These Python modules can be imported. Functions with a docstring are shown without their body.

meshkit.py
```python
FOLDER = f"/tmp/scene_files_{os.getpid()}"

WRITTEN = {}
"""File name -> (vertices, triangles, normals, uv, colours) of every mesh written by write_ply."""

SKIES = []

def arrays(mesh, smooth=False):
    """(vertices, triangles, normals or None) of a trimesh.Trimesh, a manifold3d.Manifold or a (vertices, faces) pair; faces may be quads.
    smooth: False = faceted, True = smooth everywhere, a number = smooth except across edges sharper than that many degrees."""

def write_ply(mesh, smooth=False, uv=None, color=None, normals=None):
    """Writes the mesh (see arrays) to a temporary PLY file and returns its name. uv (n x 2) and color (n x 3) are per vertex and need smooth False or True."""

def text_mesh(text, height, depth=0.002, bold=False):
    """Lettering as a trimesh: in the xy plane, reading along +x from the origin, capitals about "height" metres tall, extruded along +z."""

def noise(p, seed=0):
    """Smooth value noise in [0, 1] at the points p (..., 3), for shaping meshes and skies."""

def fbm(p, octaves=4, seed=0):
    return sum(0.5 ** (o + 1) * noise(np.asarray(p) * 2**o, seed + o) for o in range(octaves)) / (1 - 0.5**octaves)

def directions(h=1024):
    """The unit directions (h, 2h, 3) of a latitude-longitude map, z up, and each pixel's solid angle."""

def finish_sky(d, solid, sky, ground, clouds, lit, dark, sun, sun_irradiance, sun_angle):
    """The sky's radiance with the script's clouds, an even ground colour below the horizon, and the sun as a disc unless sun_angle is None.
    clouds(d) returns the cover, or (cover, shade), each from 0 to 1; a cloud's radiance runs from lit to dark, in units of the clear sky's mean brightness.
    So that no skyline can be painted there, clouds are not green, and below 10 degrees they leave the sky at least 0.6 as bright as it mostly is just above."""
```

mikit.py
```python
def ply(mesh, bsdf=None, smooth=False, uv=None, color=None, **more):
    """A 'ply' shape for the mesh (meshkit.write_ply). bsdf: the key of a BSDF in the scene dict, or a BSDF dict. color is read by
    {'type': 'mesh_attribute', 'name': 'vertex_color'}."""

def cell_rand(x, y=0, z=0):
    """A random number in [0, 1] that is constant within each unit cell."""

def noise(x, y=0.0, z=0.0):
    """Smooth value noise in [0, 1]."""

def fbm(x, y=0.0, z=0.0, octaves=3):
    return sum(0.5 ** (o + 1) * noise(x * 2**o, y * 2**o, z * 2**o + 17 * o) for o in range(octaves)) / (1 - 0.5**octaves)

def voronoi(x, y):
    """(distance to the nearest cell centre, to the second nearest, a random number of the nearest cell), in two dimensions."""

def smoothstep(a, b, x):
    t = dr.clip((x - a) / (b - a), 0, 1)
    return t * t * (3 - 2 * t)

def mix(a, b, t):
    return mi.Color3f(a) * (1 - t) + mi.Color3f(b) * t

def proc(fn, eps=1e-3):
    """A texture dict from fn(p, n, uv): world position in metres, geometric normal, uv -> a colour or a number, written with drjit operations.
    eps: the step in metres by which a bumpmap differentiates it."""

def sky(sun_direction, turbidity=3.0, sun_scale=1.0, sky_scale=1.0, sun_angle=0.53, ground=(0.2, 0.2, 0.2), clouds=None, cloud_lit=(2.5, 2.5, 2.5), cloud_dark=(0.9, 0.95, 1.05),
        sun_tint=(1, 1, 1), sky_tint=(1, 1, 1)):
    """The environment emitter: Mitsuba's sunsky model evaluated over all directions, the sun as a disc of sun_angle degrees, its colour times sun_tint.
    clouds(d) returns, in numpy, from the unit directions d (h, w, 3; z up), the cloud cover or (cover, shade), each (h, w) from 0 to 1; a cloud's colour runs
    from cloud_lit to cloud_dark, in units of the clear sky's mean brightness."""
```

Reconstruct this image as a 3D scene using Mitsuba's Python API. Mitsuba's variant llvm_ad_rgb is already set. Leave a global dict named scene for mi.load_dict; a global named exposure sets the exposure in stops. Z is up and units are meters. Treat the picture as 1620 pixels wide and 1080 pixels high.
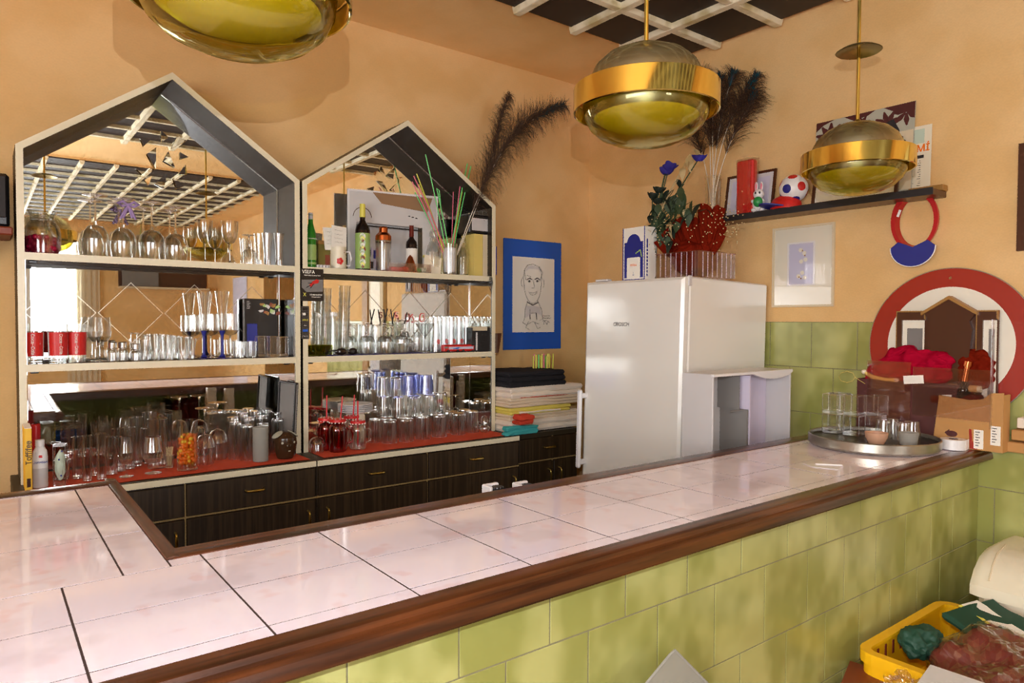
import math, random
import numpy as np, trimesh, shapely
import mitsuba as mi, drjit as dr
import mikit, meshkit
from shapely.geometry import Polygon
random.seed(4); rng = np.random.default_rng(7)
T = mi.ScalarTransform4f
scene, labels = {}, {}
XW, YB, MY, YC, ZB, S1, S2, ZC = 3.70, 3.865, 3.84, 3.588, 0.972, 1.958, 1.481, 1.10
ZR, ZL = 3.37, 3.44          # underside of the ceiling grid, plaster ceiling
CW = 2.9                     # left wall at x = -CW
YF = -6.62                   # far wall behind the photographer

# ---------------------------------------------------------------- camera, light, exposure
scene['camera'] = {'type': 'perspective', 'fov': 72.8328, 'fov_axis': 'x', 'near_clip': 0.02,
                   'to_world': T().look_at([0, 0, 1.67], [0.6084, 0.7932, 1.6419], [0.0145, 0.0243, 0.9996])}
exposure = 0.2
# the camera's own flash, a little above the lens
scene['flash'] = {'type': 'point', 'position': [0.0, -0.02, 1.86], 'intensity': {'type': 'rgb', 'value': [8.0, 8.1, 8.7]}}
# daylight behind the bright panes of the windows
DAY = [9.6, 9.8, 10.1]

# ---------------------------------------------------------------- materials
def lin(c):
    c = np.asarray(c, float) / 255
    return [float(v) for v in np.where(c < 0.04045, c / 12.92, ((c + 0.055) / 1.055) ** 2.4)]
def rgb(c): return {'type': 'rgb', 'value': lin(c)}
def mat(name, c, rough=0.5, metal=0.0, spec=0.5, two=True, **k):
    b = {'type': 'principled', 'base_color': rgb(c) if not isinstance(c, dict) else c, 'roughness': rough, 'metallic': metal, **k}
    if not metal: b['specular'] = spec
    scene['mat_' + name] = {'type': 'twosided', 'b': b} if two else b
def thinglass(name, tint, ior=1.55, gloss=0.03, alpha=0.035, gl=(.95, .95, .95)):
    scene['mat_' + name] = {'type': 'blendbsdf', 'weight': gloss, 'clear': {'type': 'thindielectric', 'int_ior': ior, 'specular_transmittance': {'type': 'rgb', 'value': tint}},
                            'gloss': {'type': 'twosided', 'b': {'type': 'roughconductor', 'alpha': alpha, 'specular_reflectance': {'type': 'rgb', 'value': list(gl)}}}}
L3 = lambda c: mi.Color3f(*lin(c))
def f_wall(p, n, uv):
    t = mikit.fbm(p.x * 3.1, p.y * 3.1, p.z * 3.1, 4)
    g = mikit.noise(p.x * 160, p.y * 160, p.z * 160)
    return mikit.mix(L3((215, 174, 115)), L3((223, 185, 130)), mikit.smoothstep(0.3, 0.7, t)) * (0.97 + 0.06 * g)
def f_green(p, n, uv):
    t = mikit.fbm(p.x * 8 + p.y * 8, p.z * 6.0, 3.0, 3)
    s = mikit.fbm(p.x * 9 + 5, p.y * 9, p.z * 7, 2)
    c = mikit.mix(L3((143, 144, 76)), L3((173, 172, 106)), mikit.smoothstep(0.3, 0.7, t))
    return mikit.mix(c, L3((130, 124, 60)), 0.3 * mikit.smoothstep(0.5, 0.85, s))
def f_pink(p, n, uv):
    t = mikit.fbm(p.x * 7, p.y * 7, 1.0, 4)
    s = mikit.fbm(p.x * 16 + 9, p.y * 16, 4.0, 3)
    c = mikit.mix(L3((237, 227, 236)), L3((222, 210, 218)), 0.8 * mikit.smoothstep(0.5, 0.72, t))
    return mikit.mix(c, L3((226, 192, 194)), 0.4 * mikit.smoothstep(0.64, 0.82, s))
def wood(a, b, sx, sy):
    def f(p, n, uv):
        w = mikit.fbm(p.x * sx, p.y * sy, p.z * 45, 4)
        w2 = mikit.fbm(p.x * sx * 0.35, p.y * sy * 0.35, p.z * 8 + 3, 3)
        return mikit.mix(L3(a), L3(b), mikit.smoothstep(0.3, 0.72, 0.6 * w + 0.4 * w2))
    return f
def f_lam(p, n, uv):
    w = mikit.fbm(p.x * 90, p.y * 90, p.z * 2.5, 3)
    return mikit.mix(L3((40, 28, 15)), L3((56, 42, 24)), mikit.smoothstep(0.35, 0.7, w))
def f_beam(p, n, uv):
    w = mikit.fbm(p.x * 9, p.y * 9, p.z * 9, 4)
    return mikit.mix(L3((226, 216, 186)), L3((182, 166, 118)), mikit.smoothstep(0.42, 0.75, w))
def f_steel(p, n, uv):
    return mikit.mix(L3((188, 182, 170)), L3((150, 146, 134)), mikit.fbm(p.x * 20, p.y * 20, p.z * 30, 3))
mat('wall_paint', mikit.proc(f_wall), 0.85, spec=0.2)
mat('green_tile', mikit.proc(f_green), 0.22)
mat('pink_tile', mikit.proc(f_pink), 0.07, spec=0.6)
mat('wood_x', mikit.proc(wood((42, 19, 7), (98, 50, 18), 3, 60)), 0.25, clearcoat=0.6, clearcoat_gloss=0.9)
mat('wood_y', mikit.proc(wood((42, 19, 7), (98, 50, 18), 60, 3)), 0.25, clearcoat=0.6, clearcoat_gloss=0.9)
mat('laminate', mikit.proc(f_lam), 0.42)
mat('beam_paint', mikit.proc(f_beam), 0.6)
mat('tray_steel', mikit.proc(f_steel), 0.32, metal=0.9)
for nm, c, r in (('grout_dark', (58, 44, 40), .8), ('grout_green', (120, 116, 84), .8), ('board_dark', (40, 29, 24), .6), ('lam_panel', (46, 38, 24), .5), ('lam_dark', (36, 30, 23), .4), ('edging', (220, 211, 180), .35), ('gold_strip', (150, 125, 80), .35),
                 ('white_enamel', (226, 222, 212), .14), ('white_plastic', (226, 224, 222), .35), ('grey_plastic', (196, 192, 190), .3), ('cream_plastic', (226, 216, 190), .35), ('red_cloth', (176, 62, 34), .9),
                 ('red_rib', (170, 20, 26), .35), ('red_bright', (196, 30, 26), .4), ('red_sign', (152, 36, 16), .4), ('white_sign', (226, 220, 202), .45), ('blue_card', (24, 82, 178), .6), ('blue_deep', (28, 34, 120), .5), ('paper', (232, 228, 216), .8), ('paper_grey', (205, 202, 200), .8),
                 ('ink', (34, 30, 30), .7), ('ink_grey', (120, 116, 112), .8), ('black_plastic', (22, 22, 24), .3), ('black_cloth', (20, 19, 24), .95), ('yellow_plastic', (232, 178, 16), .35), ('yellow_card', (226, 178, 50), .6), ('carton', (182, 134, 78), .8), ('carton_dark', (74, 28, 24), .55),
                 ('green_leaf', (48, 66, 38), .6), ('green_dark', (24, 36, 26), .6), ('green_plastic', (40, 140, 70), .4), ('dried', (196, 176, 130), .8), ('feather_brown', (66, 44, 27), .75), ('feather_quill', (222, 212, 194), .4), ('feather_eye', (14, 62, 70), .4), ('rose_blue', (44, 40, 150), .7),
                 ('towel_white', (226, 214, 196), .95), ('towel_cream', (214, 196, 168), .95), ('towel_yellow', (216, 200, 92), .95), ('towel_red', (190, 60, 36), .95), ('towel_teal', (60, 160, 160), .95), ('book_yellow', (214, 190, 104), .7), ('book_beige', (206, 190, 158), .7), ('brown_frame', (70, 38, 22), .3),
                 ('gold_paint', (150, 108, 52), .4), ('picture_mauve', (196, 194, 212), .7), ('skin_tan', (200, 160, 110), .7), ('purple_ribbon', (146, 122, 168), .6), ('lilac', (206, 196, 214), .7), ('bead_red', (150, 10, 50), .12), ('orange_gel', (226, 110, 18), .3), ('yellow_gel', (232, 190, 50), .3),
                 ('ceramic_brown', (58, 38, 22), .18), ('ceramic_grey', (170, 168, 150), .4), ('pale_green', (186, 200, 180), .5), ('tin_olive', (110, 100, 40), .4), ('clay_pink', (196, 150, 120), .5), ('straw_pink', (216, 110, 130), .4), ('straw_green', (110, 210, 120), .4), ('straw_yellow', (206, 206, 70), .4),
                 ('foil_yellow', (220, 210, 90), .35), ('label_green', (150, 180, 100), .5), ('wine_dark', (24, 16, 14), .08), ('wine_red', (90, 20, 16), .15), ('bottle_green', (40, 120, 30), .08), ('pink_straw_red', (206, 24, 40), .35), ('brown_leather', (120, 50, 26), .5),
                 ('floor_tile', (120, 96, 78), .4), ('amber_plate', (214, 196, 50), .3), ('cork', (150, 116, 84), .9), ('meat_red', (118, 50, 40), .5), ('teal_bag', (24, 66, 50), .6)):
    mat(nm, c, r)
mat('brass', (228, 206, 116), 0.09, metal=1.0)
mat('brass_dull', (170, 150, 92), 0.3, metal=1.0)
mat('copper', (206, 120, 74), 0.18, metal=1.0)
mat('chrome', (206, 204, 200), 0.1, metal=1.0)
scene['mat_mirror_glass'] = {'type': 'twosided', 'b': {'type': 'conductor', 'material': 'none', 'specular_reflectance': {'type': 'rgb', 'value': [0.86, 0.88, 0.86]}}}
scene['mat_mirror_side'] = {'type': 'twosided', 'b': {'type': 'conductor', 'material': 'none', 'specular_reflectance': {'type': 'rgb', 'value': [0.72, 0.74, 0.72]}}}
thinglass('glass', [0.97, 0.98, 0.98]); thinglass('glass_blue', [0.72, 0.76, 0.95]); thinglass('glass_violet', [0.2, 0.14, 0.62]); thinglass('glass_red', [0.75, 0.06, 0.1]); thinglass('glass_bowl', [0.62, 0.62, 0.1])
thinglass('glass_amber', [0.72, 0.68, 0.16], 1.6, 0.12, .15, (.85, .78, .35)); thinglass('glass_smoke', [0.8, 0.76, 0.5], 1.6, 0.5, .3, (.86, .8, .58)); scene['mat_sheet_glass'] = {'type': 'thindielectric', 'int_ior': 1.4}; thinglass('glass_edge', [0.93, 0.95, 0.95], 1.6, .14, .08); thinglass('glass_clear', [0.97, 0.98, 0.98], 1.5, 0.01); thinglass('film', [0.93, 0.9, 0.9], 1.35); thinglass('film_red', [0.94, 0.82, 0.8], 1.35); thinglass('acrylic', [0.93, 0.94, 0.95])
scene['mat_glazing'] = {'type': 'thindielectric', 'int_ior': 1.45}
scene['mat_solid_glass'] = {'type': 'dielectric', 'int_ior': 1.5}
for nm, c, d in (('curtain', (232, 224, 200), 1.0), ('organza_red', (140, 38, 20), 0.9), ('organza_pink', (188, 18, 54), 0.6), ('frosted', (206, 204, 196), 1.3)):
    scene['mat_' + nm] = {'type': 'principledthin', 'base_color': rgb(c), 'roughness': 0.5, 'diff_trans': d, 'spec_trans': 0.0, 'eta': 1.3}

# ---------------------------------------------------------------- helpers
def uniq(name):
    if name not in USED: USED[name] = 0; return name
    USED[name] += 1
    return '%s_%03d' % (name, USED[name])
USED, ROWS = {}, []
def ply(mesh, bsdf, smooth=35): return mikit.ply(mesh, 'mat_' + bsdf, smooth)
def at(p, M): return {**p, 'to_world': M} if M is not None else p
def thing(name, label, cat, group=None):
    k = uniq(name); labels[k] = {'label': label, 'category': cat}
    if group: labels[k]['group'] = group
    return k
def solo(name, label, cat, p, M=None, group=None, kind=None):
    k = thing(name, label, cat, group); scene[k] = at(p, M)
    if kind: labels[k]['kind'] = kind
    return k
def part(t, name, p, M=None, label=None, kind=None):
    k = uniq(t + '__' + name); scene[k] = at(p, M)
    if label or kind: labels[k] = {}
    if label: labels[k]['label'] = label
    if kind: labels[k]['kind'] = kind
    return k
def struct(name, p=None, M=None, label=None):
    k = uniq(name)
    if p is not None: scene[k] = at(p, M)
    labels[k] = {'kind': 'structure', 'label': label or name.replace('_', ' ')}
    return k
def row(key, desc, group, x, y): ROWS.append((group, desc, key, math.atan2(x, y)))      # labelled at the end by place in its row
cat = trimesh.util.concatenate
def hull(pts): return trimesh.convex.convex_hull(np.asarray(pts, float))
def bx(x0, x1, y0, y1, z0, z1, b=0.0):
    lo, hi = np.array([x0, y0, z0], float), np.array([x1, y1, z1], float)
    if b <= 0: return trimesh.creation.box(bounds=[lo, hi])
    b = min(b, 0.49 * (hi - lo).min()); pts = []
    for s in np.ndindex(2, 2, 2):
        c = np.where(s, hi, lo); d = np.where(s, -b, b)
        for a in range(3):
            q = c + d; q[a] = c[a]; pts.append(q)
    return hull(pts)
BOX = {}
def bxp(sx, sy, sz, bsdf, b=0.0):                  # one centred box, shared by every piece of that size
    k = (round(sx, 4), round(sy, 4), round(sz, 4), bsdf, b)
    if k not in BOX: BOX[k] = ply(bx(-sx / 2, sx / 2, -sy / 2, sy / 2, -sz / 2, sz / 2, b), bsdf, False)
    return BOX[k]
def tr(x, y, z, rz=0.0, rx=0.0, ry=0.0, s=None):
    M = T().translate([x, y, z])
    if rz: M = M.rotate([0, 0, 1], rz)
    if ry: M = M.rotate([0, 1, 0], ry)
    if rx: M = M.rotate([1, 0, 0], rx)
    if s is not None: M = M.scale(s if not np.isscalar(s) else [s] * 3)
    return M
def lathe(prof, n=24, wob=None):
    p = np.asarray(prof, float); m = len(p); a = np.arange(n) * 2 * np.pi / n
    rr = np.ones(n) if wob is None else wob(a)
    v = np.stack([p[:, :1] * np.cos(a) * rr, p[:, :1] * np.sin(a) * rr, np.repeat(p[:, 1:], n, 1)], -1).reshape(-1, 3)
    i, j = np.meshgrid(np.arange(m - 1), np.arange(n), indexing='ij'); k = (j + 1) % n
    q = np.stack([i * n + j, i * n + k, (i + 1) * n + k, (i + 1) * n + j], -1).reshape(-1, 4)
    t = trimesh.Trimesh(v, np.vstack([q[:, [0, 1, 2]], q[:, [0, 2, 3]]]), process=False)
    t.merge_vertices(); t.update_faces(t.nondegenerate_faces()); return t
def shell(outer, t=0.06, base=0.1):
    o = [tuple(x) for x in outer]; inner = [(max(r - t, 0.02), max(z, base)) for r, z in o[::-1]]
    pr = ([(0, o[0][1])] if o[0][0] > 0 else []) + o + inner + [(0, base)]
    out = []
    for q in pr:
        if not out or abs(q[0] - out[-1][0]) + abs(q[1] - out[-1][1]) > 1e-6: out.append(q)
    return out
def tube(pts, r, n=6, close=False):
    p = np.asarray(pts, float); t = np.gradient(p, axis=0); t /= np.linalg.norm(t, axis=1, keepdims=True) + 1e-12
    ref = np.where(np.abs(t[:, 2:]) < 0.9, [[0, 0, 1.0]], [[1.0, 0, 0]]); a = np.cross(t, ref); a /= np.linalg.norm(a, axis=1, keepdims=True) + 1e-12
    b = np.cross(t, a); g = np.arange(n) * 2 * np.pi / n; r = np.broadcast_to(r, len(p))
    v = (p[:, None] + r[:, None, None] * (np.cos(g)[None, :, None] * a[:, None] + np.sin(g)[None, :, None] * b[:, None])).reshape(-1, 3)
    i, j = np.meshgrid(np.arange(len(p) - 1), np.arange(n), indexing='ij'); k = (j + 1) % n
    q = np.stack([i * n + j, i * n + k, (i + 1) * n + k, (i + 1) * n + j], -1).reshape(-1, 4)
    f = [q[:, [0, 1, 2]], q[:, [0, 2, 3]]]
    e = (len(p) - 1) * n
    f.append(np.array([[0, k + 1, k] for k in range(1, n - 1)])); f.append(np.array([[e, e + k, e + k + 1] for k in range(1, n - 1)]))
    return trimesh.Trimesh(v, np.vstack(f), process=False)
def ext(poly, d):                                   # polygon in xy, extruded along z
    return trimesh.creation.extrude_polygon(poly if hasattr(poly, 'exterior') else Polygon(poly), d, engine='earcut')
def exz(poly, y0, y1):                              # polygon in the x-z plane, extruded along y
    m = ext(poly, y1 - y0); v = m.vertices
    return trimesh.Trimesh(np.stack([v[:, 0], y1 - v[:, 2], v[:, 1]], -1), m.faces, process=False)
def eyz(poly, x0, x1):                              # polygon in the y-z plane, extruded along x
    m = ext(poly, x1 - x0); v = m.vertices
    return trimesh.Trimesh(np.stack([x0 + v[:, 2], v[:, 0], v[:, 1]], -1), m.faces, process=False)
def ball(r=1.0, sub=2): return trimesh.creation.icosphere(subdivisions=sub, radius=r)
def blob(sub, s, amp, freq, seed=0):
    m = ball(1, sub); n = meshkit.fbm(m.vertices * freq + 11, 3, seed) - 0.5
    m.vertices = m.vertices * (1 + amp * n[:, None]) * np.asarray(s, float); return m
def strokes(lines, w, d=0.0012):                    # drawn lines as thin raised ink, in the x-y plane
    g = shapely.union_all([shapely.LineString(l).buffer(w / 2, cap_style='round', quad_segs=2) for l in lines])
    return cat([ext(q, d) for q in getattr(g, 'geoms', [g])])
def text(s, h, d=0.001, bold=False, centre=True):
    m = meshkit.text_mesh(s, h, d, bold)
    if centre: m.apply_translation([-(m.bounds[0][0] + m.bounds[1][0]) / 2, -(m.bounds[0][1] + m.bounds[1][1]) / 2, 0])
    return m
ON_Y = T().rotate([1, 0, 0], 90)                    # lays the x-y plane on a wall that faces -y
ON_X = T().rotate([0, 0, 1], -90).rotate([1, 0, 0], 90)   # ... on a wall that faces -x

# ---------------------------------------------------------------- the room
struct('floor', ply(bx(-CW, XW, YF, YB, -0.1, 0.0), 'floor_tile', False), label='brown tiled floor of the bar room')
struct('wall_back', ply(bx(-CW - .2, XW + .2, YB, YB + .2, 0, ZL), 'wall_paint', False), label='orange painted wall behind the mirror cabinets')
wr = struct('wall_right', ply(bx(XW, XW + .2, YF, YB, 0, ZL), 'wall_paint', False), label='orange painted wall on the right with green tiles below')
struct('ceiling', ply(bx(-CW - .2, XW + .2, YF - .2, YB + .2, ZL, ZL + .1), 'wall_paint', False), label='orange plaster ceiling with two dark coffered grids')
# far wall with a tall window, seen only in the mirrors
wx0, wx1, wz0, wz1 = -0.1, 1.40, 0.72, 3.15
for i, b in enumerate(((-CW - .2, wx0, 0, ZL), (wx1, XW + .2, 0, ZL), (wx0, wx1, 0, wz0), (wx0, wx1, wz1, ZL))):
    m = bx(b[0], b[1], YF - .2, YF, b[2], b[3]); fw = m if i == 0 else cat([fw, m])
struct('wall_far', ply(fw, 'wall_paint', False), label='orange painted far wall with a tall window')
# left wall with a wide window above the bar's height
ly0, ly1, lz0, lz1 = -2.6, 0.9, 0.95, 2.65
for i, b in enumerate(((YF, ly0, 0, ZL), (ly1, YB, 0, ZL), (ly0, ly1, 0, lz0), (ly0, ly1, lz1, ZL))):
    m = bx(-CW - .2, -CW, b[0], b[1], b[2], b[3]); fw = m if i == 0 else cat([fw, m])
struct('wall_left', ply(fw, 'wall_paint', False), label='orange painted left wall with a wide window')
def window(n, M, w, h, cols):                      # in the x-z plane, facing -y, lower left corner at the origin
    t = struct('window_%d' % n, label='white framed window full of daylight')
    fr = [bx(0, w, -.05, .02, 0, .06), bx(0, w, -.05, .02, h - .06, h), bx(0, .06, -.05, .02, 0, h), bx(w - .06, w, -.05, .02, 0, h)] + [bx(w * i / cols - .035, w * i / cols + .035, -.05, .02, 0, h) for i in range(1, cols)]
    part(t, 'window_frame', ply(cat(fr), 'white_enamel', False), M)
    for i in range(cols):
        v = np.array([[w * i / cols + .03, .03, .05], [w * (i + 1) / cols - .03, .03, .05], [w * (i + 1) / cols - .03, .03, h - .05], [w * i / cols + .03, .03, h - .05]])
        p = ply((v, np.array([[0, 1, 2], [0, 2, 3]])), 'paper', False); p['emitter'] = {'type': 'area', 'radiance': {'type': 'rgb', 'value': DAY}}
        part(t, 'pane', p, M)
window(1, tr(wx1, YF, wz0, 180), wx1 - wx0, wz1 - wz0, 2)
window(2, tr(-CW, ly0, lz0, 90), ly1 - ly0, lz1 - lz0, 4)
def curtain(x0, x1, y, z0, z1):
    u = np.linspace(0, 1, 60); p = np.stack([x0 + (x1 - x0) * u, y + .016 * np.sin(u * 38) + .004 * np.sin(u * 90)], -1)
    v = np.vstack([np.c_[p, np.full(60, z0)], np.c_[p, np.full(60, z1)]]); i = np.arange(59)
    return trimesh.Trimesh(v, np.vstack([np.c_[i, i + 1, i + 61], np.c_[i, i + 61, i + 60]]), process=False)
solo('curtain', 'cream curtain beside the far window, seen in the left mirror', 'curtain', ply(curtain(1.20, 1.70, YF + .09, .2, 3.2), 'curtain', True))
# tiles: pieces of the right wall
def tile_field(parent, u0, u1, rows, bond, put, bsdf, w, pname='tile', joints=None):
    for r, (z0, z1) in enumerate(rows):
        xs = (joints[r] if joints else [u for u in np.arange(u0 - w + (bond if r % 2 else 0), u1 + w, w)])
        xs = [x for x in xs if u0 + .01 < x < u1 - .01]; xs = [u0] + xs + [u1]
        for a, b in zip(xs[:-1], xs[1:]):
            if b - a > .012 and z1 - z0 > .012: put(parent, pname, (a + b) / 2, (z0 + z1) / 2, b - a - .004, z1 - z0 - .004, bsdf)
def put_right(parent, pname, y, z, sy, sz, bsdf):
    part(parent, pname, bxp(.012, sy, sz, bsdf, .001), tr(XW - .006 + .0006 * math.sin(y * 37 + z * 51), y, z))
zt = 1.6758; th = .2545
TR = [(zt - th * (k + 1), zt - th * k) for k in range(6)] + [(0.0, zt - th * 6)]
part(wr, 'tile_bed', ply(bx(XW - .0105, XW, -1.2, YB, 0, zt), 'grout_green', False))
ty0 = 2.0588; tw = .256
tile_field(wr, -1.2, YB, TR, 0, put_right, 'green_tile', tw, joints=[[ty0 + tw * k + (tw / 2 if r % 2 else 0) for k in range(-18, 14)] for r in range(7)])
# ---- ceiling grids: dark boards in pale beams
def grid(name, x0, x1, y0, y1, dx, dy, label, ox, oy, bw=.066, cw=.96):
    t = struct('ceiling__' + name)
    labels[t] = {'label': label}
    scene[t] = ply(bx(x0, x1, y0, y1, ZR + .045, ZL), 'wall_paint', False)
    xs = [x for x in np.arange(ox - 60 * dx, x1, dx) if x0 + .02 < x < x1 - .02]; ys = [y for y in np.arange(oy - 60 * dy, y1, dy) if y0 + .02 < y < y1 - .02]
    prof = [(-bw / 2, .04), (-bw / 2, .03), (-bw * .36, .002), (-bw * .3, 0), (bw * .3, 0), (bw * .36, .002), (bw / 2, .03), (bw / 2, .04)]
    pb = ply(eyz(prof, -.5, .5), 'beam_paint', False)
    for x in xs: part(t, 'beam', pb, T().translate([x, (y0 + y1) / 2, ZR]).rotate([0, 0, 1], 90).scale([y1 - y0 + .02, 1, 1]))
    ex, ey = [x0] + xs + [x1], [y0] + ys + [y1]
    for y in ys: part(t, 'cross_beam', pb, T().translate([(x0 + x1) / 2, y, ZR + .003]).scale([x1 - x0 + .02, cw, 1]))
    for a, b in zip(ex[:-1], ex[1:]):
        for c, d in zip(ey[:-1], ey[1:]): part(t, 'board', bxp(b - a - .012, d - c - .012, .014, 'board_dark', .003), tr((a + b) / 2, (c + d) / 2, ZR + .038))
    return xs, ys
gx = [3.2354, 2.6971, 3.37]; gx2 = [2.814, 2.6879, 3.37]
BX1, BY1 = grid('coffer_grid', -1.05, 3.665, .06, 3.0739, 0.4214, .415, 'dark coffered ceiling grid with cream beams above the bar', gx[0], gx[1])
grid('coffer_grid', -1.6, 3.05, -6.3, -1.2, .33, .40, 'dark coffered ceiling grid over the room behind, seen in the mirrors', .58, -1.2, .05, .2)

# ---------------------------------------------------------------- bar counter: L-shaped, tiled top, wooden edges, green tiled front
BL = -0.80                                             # left end of the bar, outside the frame
bar = thing('bar_counter', 'long L-shaped bar counter with pink marbled tile top and green tiled front', 'bar counter')
part(bar, 'grout_bed', ply(cat([bx(BL, XW - .012, 1.22, 1.82, 1.056, 1.1001), bx(BL, .37, 1.8, 2.80, 1.056, 1.1001)]), 'grout_dark', False))
def top_tiles(xs, ys):
    for a, b in zip(xs[:-1], xs[1:]):
        for c, d in zip(ys[:-1], ys[1:]):
            z = 1.0945 + .0002 * math.sin(a * 31 + c * 57)
            part(bar, 'top_tile', bxp(b - a - .0045, d - c - .003, .012, 'pink_tile'), tr((a + b) / 2, (c + d) / 2, z, rx=.05 * math.sin(a * 13 + c * 7), ry=.05 * math.cos(a * 17 + c)))
X0, DX = -0.1808, .3
xs = [BL] + [x for x in [X0 + DX * 1.038 - .3 * k for k in (3, 2, 1, 0)] if x > BL + .05] + [X0 + DX * i for i in range(2, 13)] + [XW - .015]
top_tiles(xs, [1.2445, 1.2945, 1.521, 1.7469])
top_tiles([.345] + [X0 + DX * i for i in range(2, 13)] + [XW - .015], [1.7469, 1.7966])
top_tiles([BL, -.42, -.09, .247, .345], [1.7469, 2.092, 2.43, 2.738])
nose = [(1.246, 1.058), (1.246, 1.102), (1.205, 1.104), (1.193, 1.100), (1.187, 1.091), (1.188, 1.083), (1.181, 1.080), (1.176, 1.076), (1.172, 1.066), (1.171, 1.052), (1.174, 1.047), (1.236, 1.047)]
part(bar, 'front_edging', ply(eyz(nose, BL - .03, XW - .013), 'wood_x', 25))
back = [(1.795, 1.05), (1.795, 1.103), (1.815, 1.106), (1.872, 1.104), (1.884, 1.096), (1.886, 1.05)]
part(bar, 'back_edging', ply(eyz(back, .36, XW - .013), 'wood_x', 25))
arm = [(.345, 1.05), (.345, 1.105), (.36, 1.107), (.377, 1.104), (.384, 1.096), (.386, 1.05)]
part(bar, 'arm_edging', ply(exz(arm, 1.80, 2.835), 'wood_y', 25))
end = [(2.735, 1.05), (2.735, 1.103), (2.75, 1.107), (2.795, 1.107), (2.812, 1.1), (2.815, 1.05)]
part(bar, 'end_edging', ply(eyz(end, BL - .03, .372), 'wood_x', 25))
part(bar, 'left_edging', ply(bx(BL - .035, BL, 1.18, 2.8, 1.05, 1.104, .006), 'wood_y', False))
core = part(bar, 'core_wall', ply(cat([bx(BL, XW - .013, 1.2305, 1.34, 0, 1.056), bx(BL, BL + .1, 1.34, 2.8, 0, 1.056), bx(.26, .34, 1.84, 2.8, 0, 1.056)]), 'grout_green', False))
def put_front(parent, pname, x, z, sx, sz, bsdf): part(parent, pname, bxp(sx, .013, sz, bsdf, .001), tr(x, 1.2355 + .0006 * math.sin(x * 29 + z * 43), z))
fz = [1.05, 0.907, 0.6645]
fz += [fz[-1] - .243 * k for k in (1, 2)] + [0.0]
j0 = [0.5483, 0.803, 1.0588, 1.3168, 1.5667, 1.8216, 2.0748, 2.3208, 2.5632, 2.8105, 3.0506, 3.2735]
j0 = [j0[0] - .253 * k for k in range(6, 0, -1)] + j0
j1 = [a + .126 for a in j0]
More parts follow.
